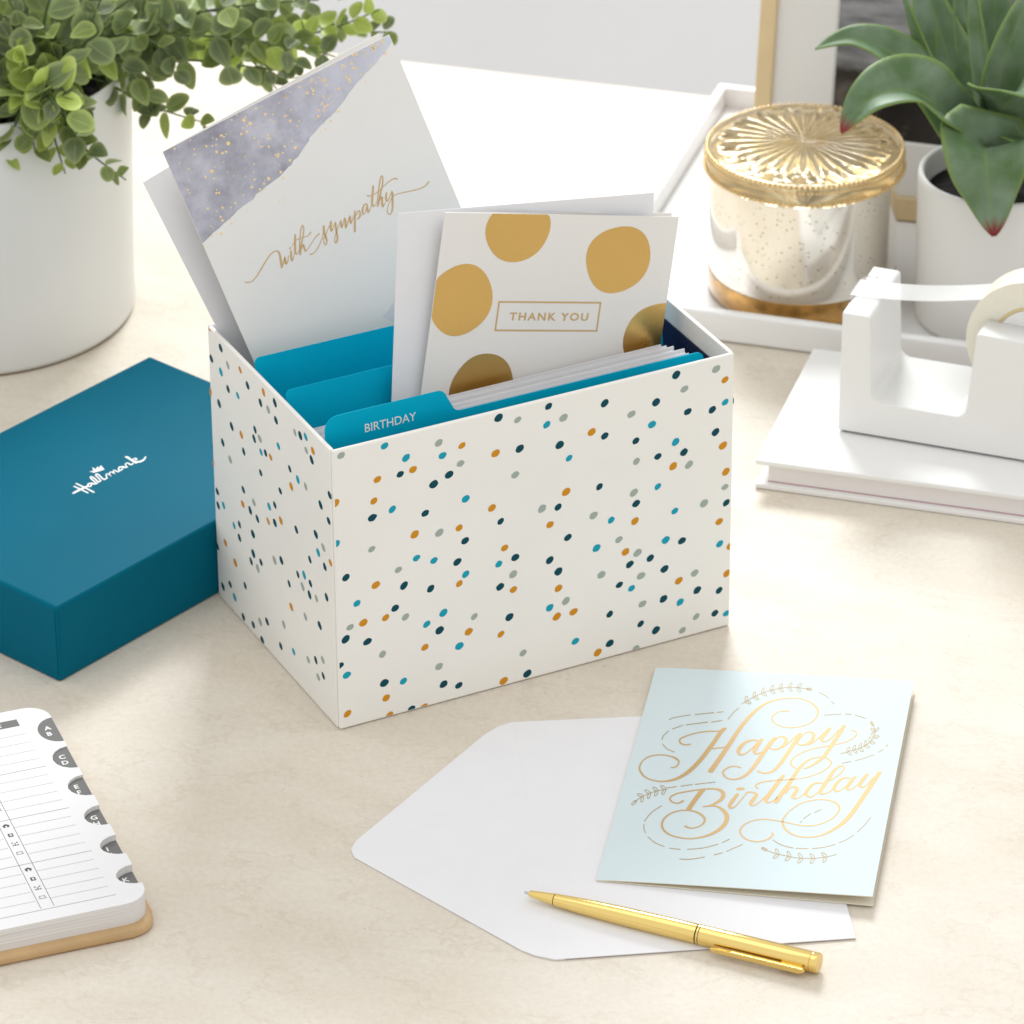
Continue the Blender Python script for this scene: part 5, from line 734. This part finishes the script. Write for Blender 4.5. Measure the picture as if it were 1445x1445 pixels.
lidp = obj('lid', v, fc, 'amber', jar, True); lidp.modifiers.new('edges', 'EDGE_SPLIT').split_angle = R(48)
def beads(name, rad, z, br, cnt, parent):
    b = bmesh.new(); bmesh.ops.create_icosphere(b, subdivisions=1, radius=br); me = bpy.data.meshes.new('t'); b.to_mesh(me); b.free()
    sv = [x.co.copy() for x in me.vertices]; sf = [tuple(p.vertices) for p in me.polygons]; bpy.data.meshes.remove(me)
    parts = []
    for k in range(cnt):
        a = 2*math.pi*k/cnt; parts.append(([(x.x+rad*math.cos(a), x.y+rad*math.sin(a), x.z+z) for x in sv], sf))
    vv, ff = join(parts); return obj(name, vv, ff, 'bead', parent, True)
beads('bead_ring', .0556, .0772, .00125, 120, lidp); beads('bead_ring', .0545, .0874, .0013, 116, lidp); beads('bead_ring', .0552, .0845, .0010, 150, lidp)

# ------------------------------------------------------------------ agave in white pot
agv = tag(empty('potted_agave', (.3525, .4220, .0052)), 'green agave with red leaf tips in a white ceramic pot on the tray', 'plant')
PO = Vector((.3525, .4220, .0052))
v, fc = lathe([(.040, 0), (.0425, .001), (.0438, .004), (.0442, .04), (.0447, .085), (.0444, .0885), (.0430, .0900), (.0412, .0885), (.0405, .084), (.0400, .076)], 96); cap(v, fc, 0, 96, True)
obj('pot', v, fc, 'ceramic', agv, True)
sv, sf = lathe([(.0003, .0755), (.012, .0770), (.025, .0760), (.0399, .0750)], 48)
obj('soil', sv, sf, 'soil', agv, True)
SUCC = [[[[0.3347,0.425,0.1041],[0.3174,0.44,0.1293],[0.2961,0.45,0.1504],[0.2729,0.455,0.1589],[0.2513,0.45,0.1558]],0.026,[-0.2,-0.35,1],0],[[[0.3414,0.415,0.1088],[0.3196,0.4,0.1401],[0.2972,0.39,0.1575],[0.2753,0.375,0.1587],[0.2603,0.365,0.1448]],0.04,[-0.1,-0.5,1],1],[[[0.3423,0.405,0.1105],[0.3396,0.386,0.1263],[0.3388,0.368,0.1265],[0.3409,0.362,0.11],[0.3444,0.36,0.0851]],0.05,[0,-1,0.5],1],[[[0.3473,0.415,0.1045],[0.3491,0.4,0.1391],[0.3581,0.39,0.1562],[0.3731,0.385,0.15],[0.3812,0.38,0.1313]],0.042,[0.3,-0.2,1],0],[[[0.3412,0.43,0.0974],[0.3298,0.45,0.1331],[0.3207,0.47,0.1582],[0.3074,0.49,0.192]],0.036,[-0.3,-1,0.3],0],[[[0.3448,0.42,0.1021],[0.3423,0.43,0.1464],[0.3379,0.44,0.1798],[0.3345,0.45,0.2088]],0.012,[-0.8,-1,0.1],0],[[[0.3487,0.42,0.1021],[0.351,0.425,0.1486],[0.3601,0.43,0.1798],[0.3758,0.44,0.2086]],0.03,[0.4,-1,0.2],0],[[[0.3537,0.43,0.0973],[0.3629,0.45,0.1329],[0.3732,0.46,0.158],[0.3897,0.47,0.1831]],0.03,[0.4,-1,0.3],0],[[[0.3462,0.44,0.0926],[0.3375,0.46,0.137],[0.3318,0.48,0.1665],[0.3277,0.5,0.1918]],0.032,[-0.1,-1,0.1],0],[[[0.3482,0.43,0.0973],[0.3495,0.45,0.1457],[0.3497,0.46,0.1793],[0.3511,0.47,0.2043]],0.022,[0.1,-1,0.1],0],[[[0.3364,0.43,0.0996],[0.3238,0.445,0.1269],[0.312,0.455,0.1523],[0.2975,0.47,0.188]],0.014,[-1,-0.5,0.3],0],[[[0.3445,0.435,0.095],[0.3407,0.45,0.133],[0.3343,0.465,0.1688],[0.3304,0.48,0.2002]],0.016,[-0.5,-1,0.1],0],[[[0.3504,0.425,0.0997],[0.3575,0.435,0.1355],[0.3656,0.445,0.1563],[0.3785,0.455,0.1834]],0.015,[0.7,-1,0.1],0],[[[0.3551,0.415,0.1044],[0.3638,0.395,0.1265],[0.3744,0.385,0.1227],[0.3822,0.378,0.107]],0.032,[0.3,-0.6,1],0]]
def crv(P, t):
    n_ = len(P)-1; s = t*n_; i = min(int(s), n_-1); u = s - i
    a, b_, c, d = P[max(i-1, 0)], P[i], P[i+1], P[min(i+2, n_)]
    return .5*((2*b_) + (-a+c)*u + (2*a-5*b_+4*c-d)*u*u + (-a+3*b_-3*c+d)*u**3)
for li_, (P, wd, nh, red) in enumerate(SUCC):
    P = [Vector(p) - PO for p in P]; nh = Vector(nh)
    NL, NC = 26, 8; v, fc, uv = [], [], []
    for i in range(NL+1):
        t = i/NL; c = crv(P, t); tg = (crv(P, min(t+.02, 1)) - crv(P, max(t-.02, 0))).normalized()
        side = tg.cross(nh).normalized(); nrm = side.cross(tg).normalized()
        prof = (.70 + .30*t/.34) if t < .34 else 1 - ((t-.34)/.66)**1.75
        hw = wd/2*max(prof, .012)
        for k in range(NC+1):
            s = -1 + 2*k/NC; fold = .50*hw*(abs(s)**1.12)
            wav = .0007*math.sin(9*t + 2*s + li_)*s*s
            v.append(c + side*(s*hw) + nrm*(fold + wav))
    for i in range(NL):
        for k in range(NC): fc.append((i*(NC+1)+k, i*(NC+1)+k+1, (i+1)*(NC+1)+k+1, (i+1)*(NC+1)+k))
    o = obj('leaf', v, fc, 'agave', agv, True)
    ul = o.data.uv_layers.new(name='UVMap')
    for pol in o.data.polygons:
        for lp in pol.loop_indices:
            vi = o.data.loops[lp].vertex_index; i, k = divmod(vi, NC+1)
            jag = .02*math.sin(k*2.3)
            ul.data[lp].uv = (k/NC, (i/NL + jag) * (1.05 if red else .85))
    md = o.modifiers.new('thick', 'SOLIDIFY'); md.thickness = .0011; md.offset = -1

# ------------------------------------------------------------------ book and tape dispenser
bk_ = tag(empty('book', (.2113, .2358, 0), (0, 0, R(-16.6))), 'white hardback book lying under the tape dispenser', 'book')
BW, BD, BH = .205, .131, .0172
bm_obj('back_cover', box_bm(0, 0, .0003, BW, BD, .0031, .0006, 2), 'bookcover', bk_)
bm_obj('front_cover', box_bm(0, 0, BH-.0028, BW, BD, BH, .0006, 2), 'bookcover', bk_)
bm_obj('spine', box_bm(BW-.0001, .0002, .0008, BW+.0030, BD-.0002, BH-.0005, .0010, 2), 'bookcover', bk_)
bm_obj('page_block', box_bm(.0062, .0040, .0036, BW-.0004, BD-.004, BH-.0029, 0), 'bookpage', bk_)
bm_obj('pink_endpaper', box_bm(.0060, .0038, .0031, BW-.0006, BD-.0042, .00362, 0), 'pinkline', bk_)

DA = R(-20.4)
dsp = tag(empty('tape_dispenser', (.2561, .2656, BH), (0, 0, DA)), 'white plastic desk tape dispenser standing on the white book', 'tape dispenser')
DD = .057; HP = .071
prof = [(0, 0), (.150, 0), (.150, .055), (.135, HP-.002), (.0745, HP)]
cut = [(.0728, HP-.0012)] + [(.0632 + .0060*math.cos(R(a)), .0268 + .0060*math.sin(R(a))) for a in range(-8, -91, -16)]
cut += [(.0235 - .0060*math.sin(R(a)), .0268 - .0060*math.cos(R(a))) for a in range(0, 83, 16)] + [(.0158, HP-.0012), (.0146, HP)]
poly = prof + cut + [(.0006, HP)]
b = bmesh.new()
z0_ = .0014
lo = [b.verts.new((x, 0, max(z, z0_ if z == 0 else z))) for x, z in poly]; hi = [b.verts.new((x, DD, max(z, z0_ if z == 0 else z))) for x, z in poly]
b.faces.new(lo); b.faces.new(hi[::-1]); nn = len(poly)
for i in range(nn): b.faces.new((lo[i], hi[i], hi[(i+1) % nn], lo[(i+1) % nn]))
bmesh.ops.recalc_face_normals(b, faces=b.faces[:])
bmesh.ops.bevel(b, geom=[e for e in b.edges], offset=.0022, segments=3, profile=.6, affect='EDGES', clamp_overlap=True)
# slot that holds the roll, cut out of the right-hand block
body = bm_obj('body', b, 'plastic', dsp, True)
md = body.modifiers.new('edges', 'EDGE_SPLIT'); md.split_angle = R(50)
cutters = [bm_obj('slot_cutter', box_bm(*q), 'plastic', dsp) for q in ((.0770, .0175, .0195, .142, .0395, .12), (.0600, .0175, .0345, .0800, .0395, .12))]
for slot in cutters:
    bo = body.modifiers.new('slot', 'BOOLEAN'); bo.object = slot; bo.operation = 'DIFFERENCE'; bo.solver = 'EXACT'
bpy.context.view_layer.update()
dg = bpy.context.evaluated_depsgraph_get(); newme = bpy.data.meshes.new_from_object(body.evaluated_get(dg))
body.modifiers.clear(); body.data = newme
for slot in cutters: bpy.data.objects.remove(slot)
bm_obj('foot_pad', box_bm(.002, .002, .0001, .147, DD-.002, .0015), 'rubber', dsp)
# serrated blade on the left post
tv, tf = [], []
for j in range(16):
    y = .015 + j*.0017
    b0 = len(tv); tv += [(-.0006, y, HP+.0004), (.0012, y, HP+.0010), (.0012, y+.0017, HP+.0010), (-.0006, y+.0017, HP+.0004), (-.0014, y+.00085, HP-.0012)]
    tf += [(b0, b0+1, b0+2, b0+3), (b0, b0+3, b0+4)]
obj('cutting_blade', tv, tf, 'steel', dsp)
obj('blade_marks', *join([([(x, y, HP+.00008), (x+.0026, y, HP+.00008), (x+.0026, y+.0007, HP+.00008), (x, y+.0007, HP+.00008)], [(0, 1, 2, 3)]) for x, y in ((.0010, .0125), (.0046, .0122), (.0010, .0440), (.0048, .0443))]), 'rubber', dsp)['kind'] = 'stuff'

DM = Matrix.Translation((.2561, .2656, BH)) @ Matrix.Rotation(DA, 4, 'Z')
RC = Vector((.0990, .0285, .0590)); RO, RI = .0365, .0225
roll = tag(empty('tape_roll', mtx=DM @ Matrix.Translation(RC)), 'cream roll of sticky tape seated in the white dispenser', 'tape roll')
def ring(ro, ri, y0, y1, nseg=96):
    v, fc = [], []
    for k in range(nseg):
        a = 2*math.pi*k/nseg
        for r, y in ((ro, y0), (ro, y1), (ri, y1), (ri, y0)): v.append((r*math.cos(a), y, r*math.sin(a)))
    for k in range(nseg):
        j = (k+1) % nseg
        for q in range(4): fc.append((k*4+q, k*4+(q+1) % 4, j*4+(q+1) % 4, j*4+q))
    return v, fc
o = obj('wound_tape', *ring(RO, RI, -.0095, .0095), 'rolltape', roll, True); o.modifiers.new('e', 'EDGE_SPLIT').split_angle = R(40)
o = obj('core', *ring(RI-.0001, RI-.0016, -.0098, .0098), 'core', roll, True); o.modifiers.new('e', 'EDGE_SPLIT').split_angle = R(40)
o = obj('hub', *ring(RI-.0018, .004, -.0110, .0110), 'plastic', roll, True); o.modifiers.new('e', 'EDGE_SPLIT').split_angle = R(40)
# free end of the tape runs from the roll to the blade
A_, B_ = Vector((-RO*math.cos(R(38)) , 0, RO*math.sin(R(38)))), Vector((-RC.x - .001, 0, HP + .0012 - RC.z))
tvs, tfs = [], []
for i in range(15):
    t = i/14; q = A_.lerp(B_, t); sag = -.0022*math.sin(math.pi*t)
    if t > .86: q.z = B_.z; sag = 0
    for y in (-.0095, .0095): tvs.append((q.x, y, q.z + sag))
for i in range(14): tfs.append((2*i, 2*i+1, 2*i+3, 2*i+2))
o = obj('tape_strip', tvs, tfs, 'tape', roll, False); o.modifiers.new('t', 'SOLIDIFY').thickness = .00025

# ------------------------------------------------------------------ picture frame
al = R(11.17); fa = R(-16.3)
fd = Vector((math.cos(fa), math.sin(fa), 0)); fn = Vector((-math.sin(fa), math.cos(fa), 0)); up = math.cos(al)*Vector((0, 0, 1)) + math.sin(al)*fn
nz = fd.cross(up)
FO = Vector((.2234, .5699, .0053))
pf = tag(empty('picture_frame', mtx=Matrix(((fd.x, up.x, nz.x, FO.x), (fd.y, up.y, nz.y, FO.y), (fd.z, up.z, nz.z, FO.z), (0, 0, 0, 1)))),
         'pale gold picture frame with ivory mat and black and white print, leaning behind the jar', 'picture frame')
FW, FH, RW = .27, .24, .0097
bm_obj('frame_rail', box_bm(0, 0, -.010, FW, .0135, .004, .0008, 2), 'frame', pf)
bm_obj('frame_rail', box_bm(0, FH-RW, -.010, FW, FH, .004, .0008, 2), 'frame', pf)
bm_obj('frame_rail', box_bm(0, .0137, -.010, RW, FH-RW-.0002, .004, .0008, 2), 'frame', pf)
bm_obj('frame_rail', box_bm(FW-RW, .0137, -.010, FW, FH-RW-.0002, .004, .0008, 2), 'frame', pf)
PX0, PY0, PX1, PY1 = .0445, .0445, FW-.0445, FH-.045
mv = [(RW, .0137), (FW-RW, .0137), (FW-RW, FH-RW), (RW, FH-RW), (PX0, PY0), (PX1, PY0), (PX1, PY1), (PX0, PY1)]
e_ = .0012
mv3 = [(x, y, .0005) for x, y in mv] + [(PX0+e_, PY0+e_, -.0008), (PX1-e_, PY0+e_, -.0008), (PX1-e_, PY1-e_, -.0008), (PX0+e_, PY1-e_, -.0008)]
obj('mount', mv3, [(0, 1, 5, 4), (1, 2, 6, 5), (2, 3, 7, 6), (3, 0, 4, 7), (4, 5, 9, 8), (5, 6, 10, 9), (6, 7, 11, 10), (7, 4, 8, 11)], 'mat', pf)
obj('print', [(PX0, PY0, -.001), (PX1, PY0, -.001), (PX1, PY1, -.001), (PX0, PY1, -.001)], [(0, 1, 2, 3)], 'photo', pf)
bm_obj('backing_board', box_bm(RW-.004, .009, -.0125, FW-RW+.004, FH-.006, -.0102), 'leather', pf)
# hinged easel leg behind
leg = bm_obj('easel_leg', box_bm(-.02, 0, -.003, .02, .155, 0, .0005, 1), 'leather', pf)
leg.matrix_local = Matrix.Translation((FW/2, .16, -.0126)) @ Matrix.Rotation(R(180), 4, 'X') @ Matrix.Rotation(R(24), 4, 'X') @ Matrix.Translation((0, 0, .003))

# ------------------------------------------------------------------ eucalyptus in large white pot
euc = tag(empty('potted_eucalyptus', (-.2178, .4537, 0)), 'bushy eucalyptus spilling from a large white cylinder pot', 'plant')
EO = Vector((-.2178, .4537, 0))
n = 128
v, fc = lathe([(.0870, .0012), (.0893, .0016), (.0899, .004), (.0905, .03), (.0945, .1500), (.0943, .1525), (.0930, .1530), (.0920, .1515), (.0915, .135)], 128); cap(v, fc, 0, 128, True)
obj('pot', v, fc, 'pot', euc, True)
v, fc = lathe([(.0868, .0001), (.0888, .0001), (.0888, .0013), (.0868, .0013)], 128); obj('foot_ring', v, fc, 'potfoot', euc)
v, fc = lathe([(.0003, .134), (.04, .136), (.0914, .1335)], 64); obj('soil', v, fc, 'soil', euc, True)
STEMS = [[[-0.165,0.44,0.135],[[-0.1587,0.372,0.1706],[-0.1716,0.372,0.1768],[-0.1746,0.372,0.19]],2,1.35],[[-0.2345,0.467,0.135],[[-0.1639,0.366,0.1713],[-0.1595,0.366,0.1464],[-0.1543,0.366,0.1234]],2,1.0],[[-0.2015,0.4002,0.135],[[-0.1599,0.362,0.169],[-0.1443,0.362,0.1419],[-0.1215,0.362,0.1212]],1,0.95],[[-0.1807,0.4717,0.135],[[-0.1716,0.368,0.1704],[-0.1812,0.368,0.1477],[-0.1877,0.368,0.1256]],1,1.1],[[-0.2444,0.433,0.135],[[-0.1635,0.365,0.1759],[-0.172,0.365,0.1594],[-0.1694,0.365,0.1365]],1,1.1],[[-0.1712,0.4185,0.135],[[-0.146,0.42,0.1548],[-0.1103,0.42,0.1376],[-0.081,0.42,0.1272]],1,1.0],[[-0.2154,0.4786,0.135],[[-0.1526,0.45,0.1454],[-0.0979,0.45,0.1514],[-0.0554,0.45,0.1468],[-0.0302,0.45,0.1423]],0,1.1],[[-0.2234,0.4045,0.135],[[-0.15,0.47,0.1492],[-0.0717,0.47,0.1507],[-0.0207,0.47,0.1588],[0.0127,0.47,0.1717]],2,1.05],[[-0.1674,0.4537,0.135],[[-0.1508,0.44,0.1668],[-0.0889,0.44,0.1705],[-0.0428,0.44,0.1639],[-0.0286,0.44,0.1481]],0,1.15],[[-0.242,0.4553,0.135],[[-0.1591,0.49,0.1531],[-0.0801,0.49,0.1632],[-0.0136,0.49,0.152],[0.0201,0.49,0.1492]],1,1.0],[[-0.188,0.4038,0.135],[[-0.1559,0.41,0.1719],[-0.133,0.41,0.1718],[-0.1165,0.41,0.157],[-0.1108,0.41,0.1389]],0,1.05],[[-0.193,0.4782,0.135],[[-0.1447,0.46,0.1621],[-0.0668,0.46,0.1678],[-0.0245,0.46,0.1527],[-0.0051,0.46,0.1461]],1,1.1],[[-0.2396,0.4199,0.135],[[-0.1573,0.43,0.1755],[-0.1297,0.43,0.1899],[-0.1021,0.43,0.2104]],0,1.15],[[-0.1659,0.4314,0.135],[[-0.1669,0.41,0.1803],[-0.1618,0.41,0.2051],[-0.1513,0.41,0.2255]],0,1.15],[[-0.228,0.4727,0.135],[[-0.1817,0.4,0.1725],[-0.195,0.4,0.1726],[-0.2037,0.4,0.156]],0,1.15],[[-0.2101,0.4003,0.135],[[-0.1748,0.41,0.1763],[-0.1869,0.41,0.1971],[-0.1973,0.41,0.2136]],0,1.15],[[-0.1744,0.4658,0.135],[[-0.1333,0.465,0.164],[-0.079,0.465,0.1593],[-0.0562,0.465,0.1421],[-0.0441,0.465,0.1258]],0,1.1],[[-0.245,0.4416,0.135],[[-0.1493,0.425,0.1735],[-0.1185,0.425,0.1774],[-0.1017,0.425,0.1669],[-0.0973,0.425,0.1513]],0,1.1],[[-0.1766,0.4118,0.135],[[-0.1381,0.48,0.1659],[-0.0673,0.48,0.1781],[-0.0283,0.48,0.1799],[0.0069,0.48,0.1859]],1,1.0],[[-0.2069,0.48,0.135],[[-0.1556,0.385,0.177],[-0.1525,0.385,0.1645],[-0.14,0.385,0.1478]],0,1.0],[[-0.2306,0.4093,0.135],[[-0.1431,0.4,0.1846],[-0.1387,0.4,0.197],[-0.1302,0.4,0.2174]],0,1.15],[[-0.1654,0.4454,0.135],[[-0.1765,0.385,0.1751],[-0.1813,0.385,0.1916],[-0.1709,0.385,0.2079]],0,1.15],[[-0.2379,0.4628,0.135],[[-0.1668,0.4,0.1682],[-0.1732,0.4,0.189],[-0.1827,0.4,0.2096]],0,1.15],[[-0.1962,0.401,0.135],[[-0.1658,0.43,0.1588],[-0.1609,0.43,0.1797],[-0.1666,0.43,0.2014]],0,1.15],[[-0.1851,0.4747,0.135],[[-0.1569,0.42,0.1674],[-0.1472,0.42,0.1924],[-0.1413,0.42,0.213]],0,1.15],[[-0.2431,0.4278,0.135],[[-0.1801,0.42,0.1634],[-0.1924,0.42,0.1823],[-0.2011,0.42,0.1969]],0,1.15],[[-0.1687,0.4233,0.135],[[-0.1603,0.37,0.1735],[-0.1521,0.37,0.1507],[-0.1436,0.37,0.1298]],1,1.0],[[-0.2205,0.4769,0.135],[[-0.1362,0.45,0.1622],[-0.0891,0.45,0.1787],[-0.0503,0.45,0.1847],[-0.0194,0.45,0.1866]],0,1.15]]
def leaf_mesh(name, seed, m):
    rnd = random.Random(seed * 7 + 3); v, fc, uvs = [(0, .0, 0)], [], [(0.0, .5)]
    NRr, NAa = 4, 16
    wdt = rnd.uniform(.66, .95); cupz = rnd.uniform(-.05, .35); fold = rnd.uniform(.05, .4); tip = rnd.choice((.05, .15, .3, .4))
    curl = rnd.uniform(-.5, .35); skew = rnd.uniform(-.12, .12); wav = rnd.uniform(.0, .035); base = rnd.uniform(.1, .3)
    for i in range(1, NRr+1):
        for k in range(NAa):
            a = 2*math.pi*k/NAa; r = .5*i/NRr; sa = math.sin(a)
            x = r*wdt*math.cos(a)*(1 - base*max(0, -sa) - .25*tip*max(0, sa)**2); y = r*sa
            y += tip*r*max(0, sa)**5 - .1*r*max(0, -sa)**4*(-1)
            z = cupz*r*r*2 + fold*abs(x) + curl*max(0, y)**2 + wav*math.sin(3*a + seed)*(i/NRr)**2
            v.append((x + skew*y*y*2, y, z)); uvs.append((i/NRr, .5 + x))
    v = [(x, y+.5, z) for x, y, z in v]
    for k in range(NAa): fc.append((0, 1+k, 1+(k+1) % NAa))
    for i in range(NRr-1):
        for k in range(NAa):
            a0 = 1+i*NAa; fc.append((a0+k, a0+NAa+k, a0+NAa+(k+1) % NAa, a0+(k+1) % NAa))
    me = bpy.data.meshes.new(name); me.from_pydata(v, [], fc); me.materials.append(M[m]); me.polygons.foreach_set('use_smooth', [True]*len(me.polygons))
    ul = me.uv_layers.new(name='UVMap')
    for lp in me.loops: ul.data[lp.index].uv = uvs[lp.vertex_index]
    return me
LM = [[leaf_mesh('leaf', 10*q+s, 'euc%d' % q) for s in range(9)] for q in range(3)]
rnd = random.Random(31)
for k in range(22):                          # the rest of the bush, left, back and top
    ph = R(75 + 205*(k*.618 % 1)) if k < 16 else R(rnd.uniform(0, 360))
    rr_ = rnd.uniform(.075, .135) if k < 16 else rnd.uniform(.01, .05); hz = rnd.uniform(.0, .10) if k < 16 else rnd.uniform(.10, .15)
    bx0 = Vector((EO.x + .045*math.cos(ph), EO.y + .045*math.sin(ph), .135)); ex = Vector((EO.x + rr_*math.cos(ph), EO.y + rr_*math.sin(ph), .16 + hz))
    mid = bx0.lerp(ex, .55) + Vector((0, 0, .035))
    STEMS.append((list(bx0), [list(mid), list(ex)], rnd.choice((0, 1, 1)), 1.1))
rnd = random.Random(77); LEAVES = []
for base, pts, tip, sc in STEMS:
    P = [Vector(base) - EO] + [Vector(p) - EO for p in pts]
    P[1] = P[1] + Vector((0, 0, 0))
    Ls = [0]; N = 40
    C = [crv(P, i/N) for i in range(N+1)]
    for i in range(N): Ls.append(Ls[-1] + (C[i+1]-C[i]).length)
    v, fc = [], []
    for i, c in enumerate(C):
        tg = (C[min(i+1, N)] - C[max(i-1, 0)]).normalized(); s1 = tg.cross(Vector((.3, .2, 1))).normalized(); s2 = tg.cross(s1)
        r = .0011*(1 - .65*i/N)
        for k in range(5): a = 2*math.pi*k/5; v.append(c + s1*(r*math.cos(a)) + s2*(r*math.sin(a)))
    for i in range(N):
        for k in range(5): fc.append((i*5+k, i*5+(k+1) % 5, (i+1)*5+(k+1) % 5, (i+1)*5+k))
    stem = obj('stem', v, fc, 'stem', euc, True)
    s = .045 if base[1] < .6 and len(pts) != 2 else .012; node = 0
    while s < Ls[-1]:
        t = next((i for i in range(N) if Ls[i+1] >= s), N-1); u = (s - Ls[t])/max(Ls[t+1]-Ls[t], 1e-6)
        c = C[t].lerp(C[t+1], u); tg = (C[t+1] - C[t]).normalized(); e = s/Ls[-1]
        ax = tg.cross(Vector((.2, -.3, 1))).normalized(); ay = tg.cross(ax)
        ang = node*1.57 + rnd.uniform(-.5, .5)
        for side in (0, math.pi):
            d = (ax*math.cos(ang+side) + ay*math.sin(ang+side)); d = (d + tg*rnd.uniform(.25, .9)).normalized()
            up_ = (tg*-.2 + Vector((rnd.uniform(-.5, .5), -.55 + rnd.uniform(-.4, .3), .8))); up_ = (up_ - d*up_.dot(d)).normalized()
            x_ = d.cross(up_).normalized()
            size = .0166*sc*rnd.uniform(.75, 1.12)*(1 - .45*max(0, e-.72)/.28)
            kind = 0
            if e > .55 and tip >= 1 and rnd.random() < .75: kind = 1
            if e > .4 and tip == 2: kind = 2
            if kind == 0 and rnd.random() < .36: kind = 1
            if kind == 1 and e > .45 and rnd.random() < .12: kind = 2
            m3 = Matrix((x_, d, up_)).transposed().to_4x4(); m3.translation = c
            m3 = m3 @ Matrix.Diagonal((size*rnd.uniform(.85, 1.08), size, size, 1))
            pw = m3.translation + EO; q_ = cam.matrix_world.inverted() @ pw
            px, py = 722.5 + 6870.7*q_.x/-q_.z, 722.5 - 6870.7*q_.y/-q_.z
            inview = -15 < px < 600 and -15 < py < 500
            LEAVES.append((0 if inview else 1, -q_.z/size, stem, LM[kind][rnd.randrange(9)], m3))
        node += 1; s += .0119*rnd.uniform(.85, 1.15)*(1 - .35*max(0, e-.7)/.3)
LEAVES.sort(key=lambda q: q[:2])
for _, _, stem, me, m3 in LEAVES[:300]:
    lf = bpy.data.objects.new('leaf', me); COL.objects.link(lf); lf.parent = stem; lf.matrix_local = m3
rest = LEAVES[300:]
if rest:
    v, fc, mi, uu = [], [], [], []
    for _, _, stem, me, m3 in rest:
        b0 = len(v); v += [m3 @ q.co for q in me.vertices]
        k = int(me.materials[0].name.startswith('young')) + 2*int(me.materials[0].name.startswith('bright'))
        for p in me.polygons:
            fc.append(tuple(i + b0 for i in p.vertices)); mi.append(k)
            uu += [tuple(me.uv_layers[0].data[l].uv) for l in p.loop_indices]
    o = obj('foliage', v, fc, None, euc, True, mats=['euc0', 'euc1', 'euc2'], mi=mi); o['kind'] = 'stuff'
    ul = o.data.uv_layers.new(name='UVMap')
    for k, q in enumerate(uu): ul.data[k].uv = q
print('LEAVES', len(LEAVES), sum(1 for q in LEAVES if q[0] == 0))
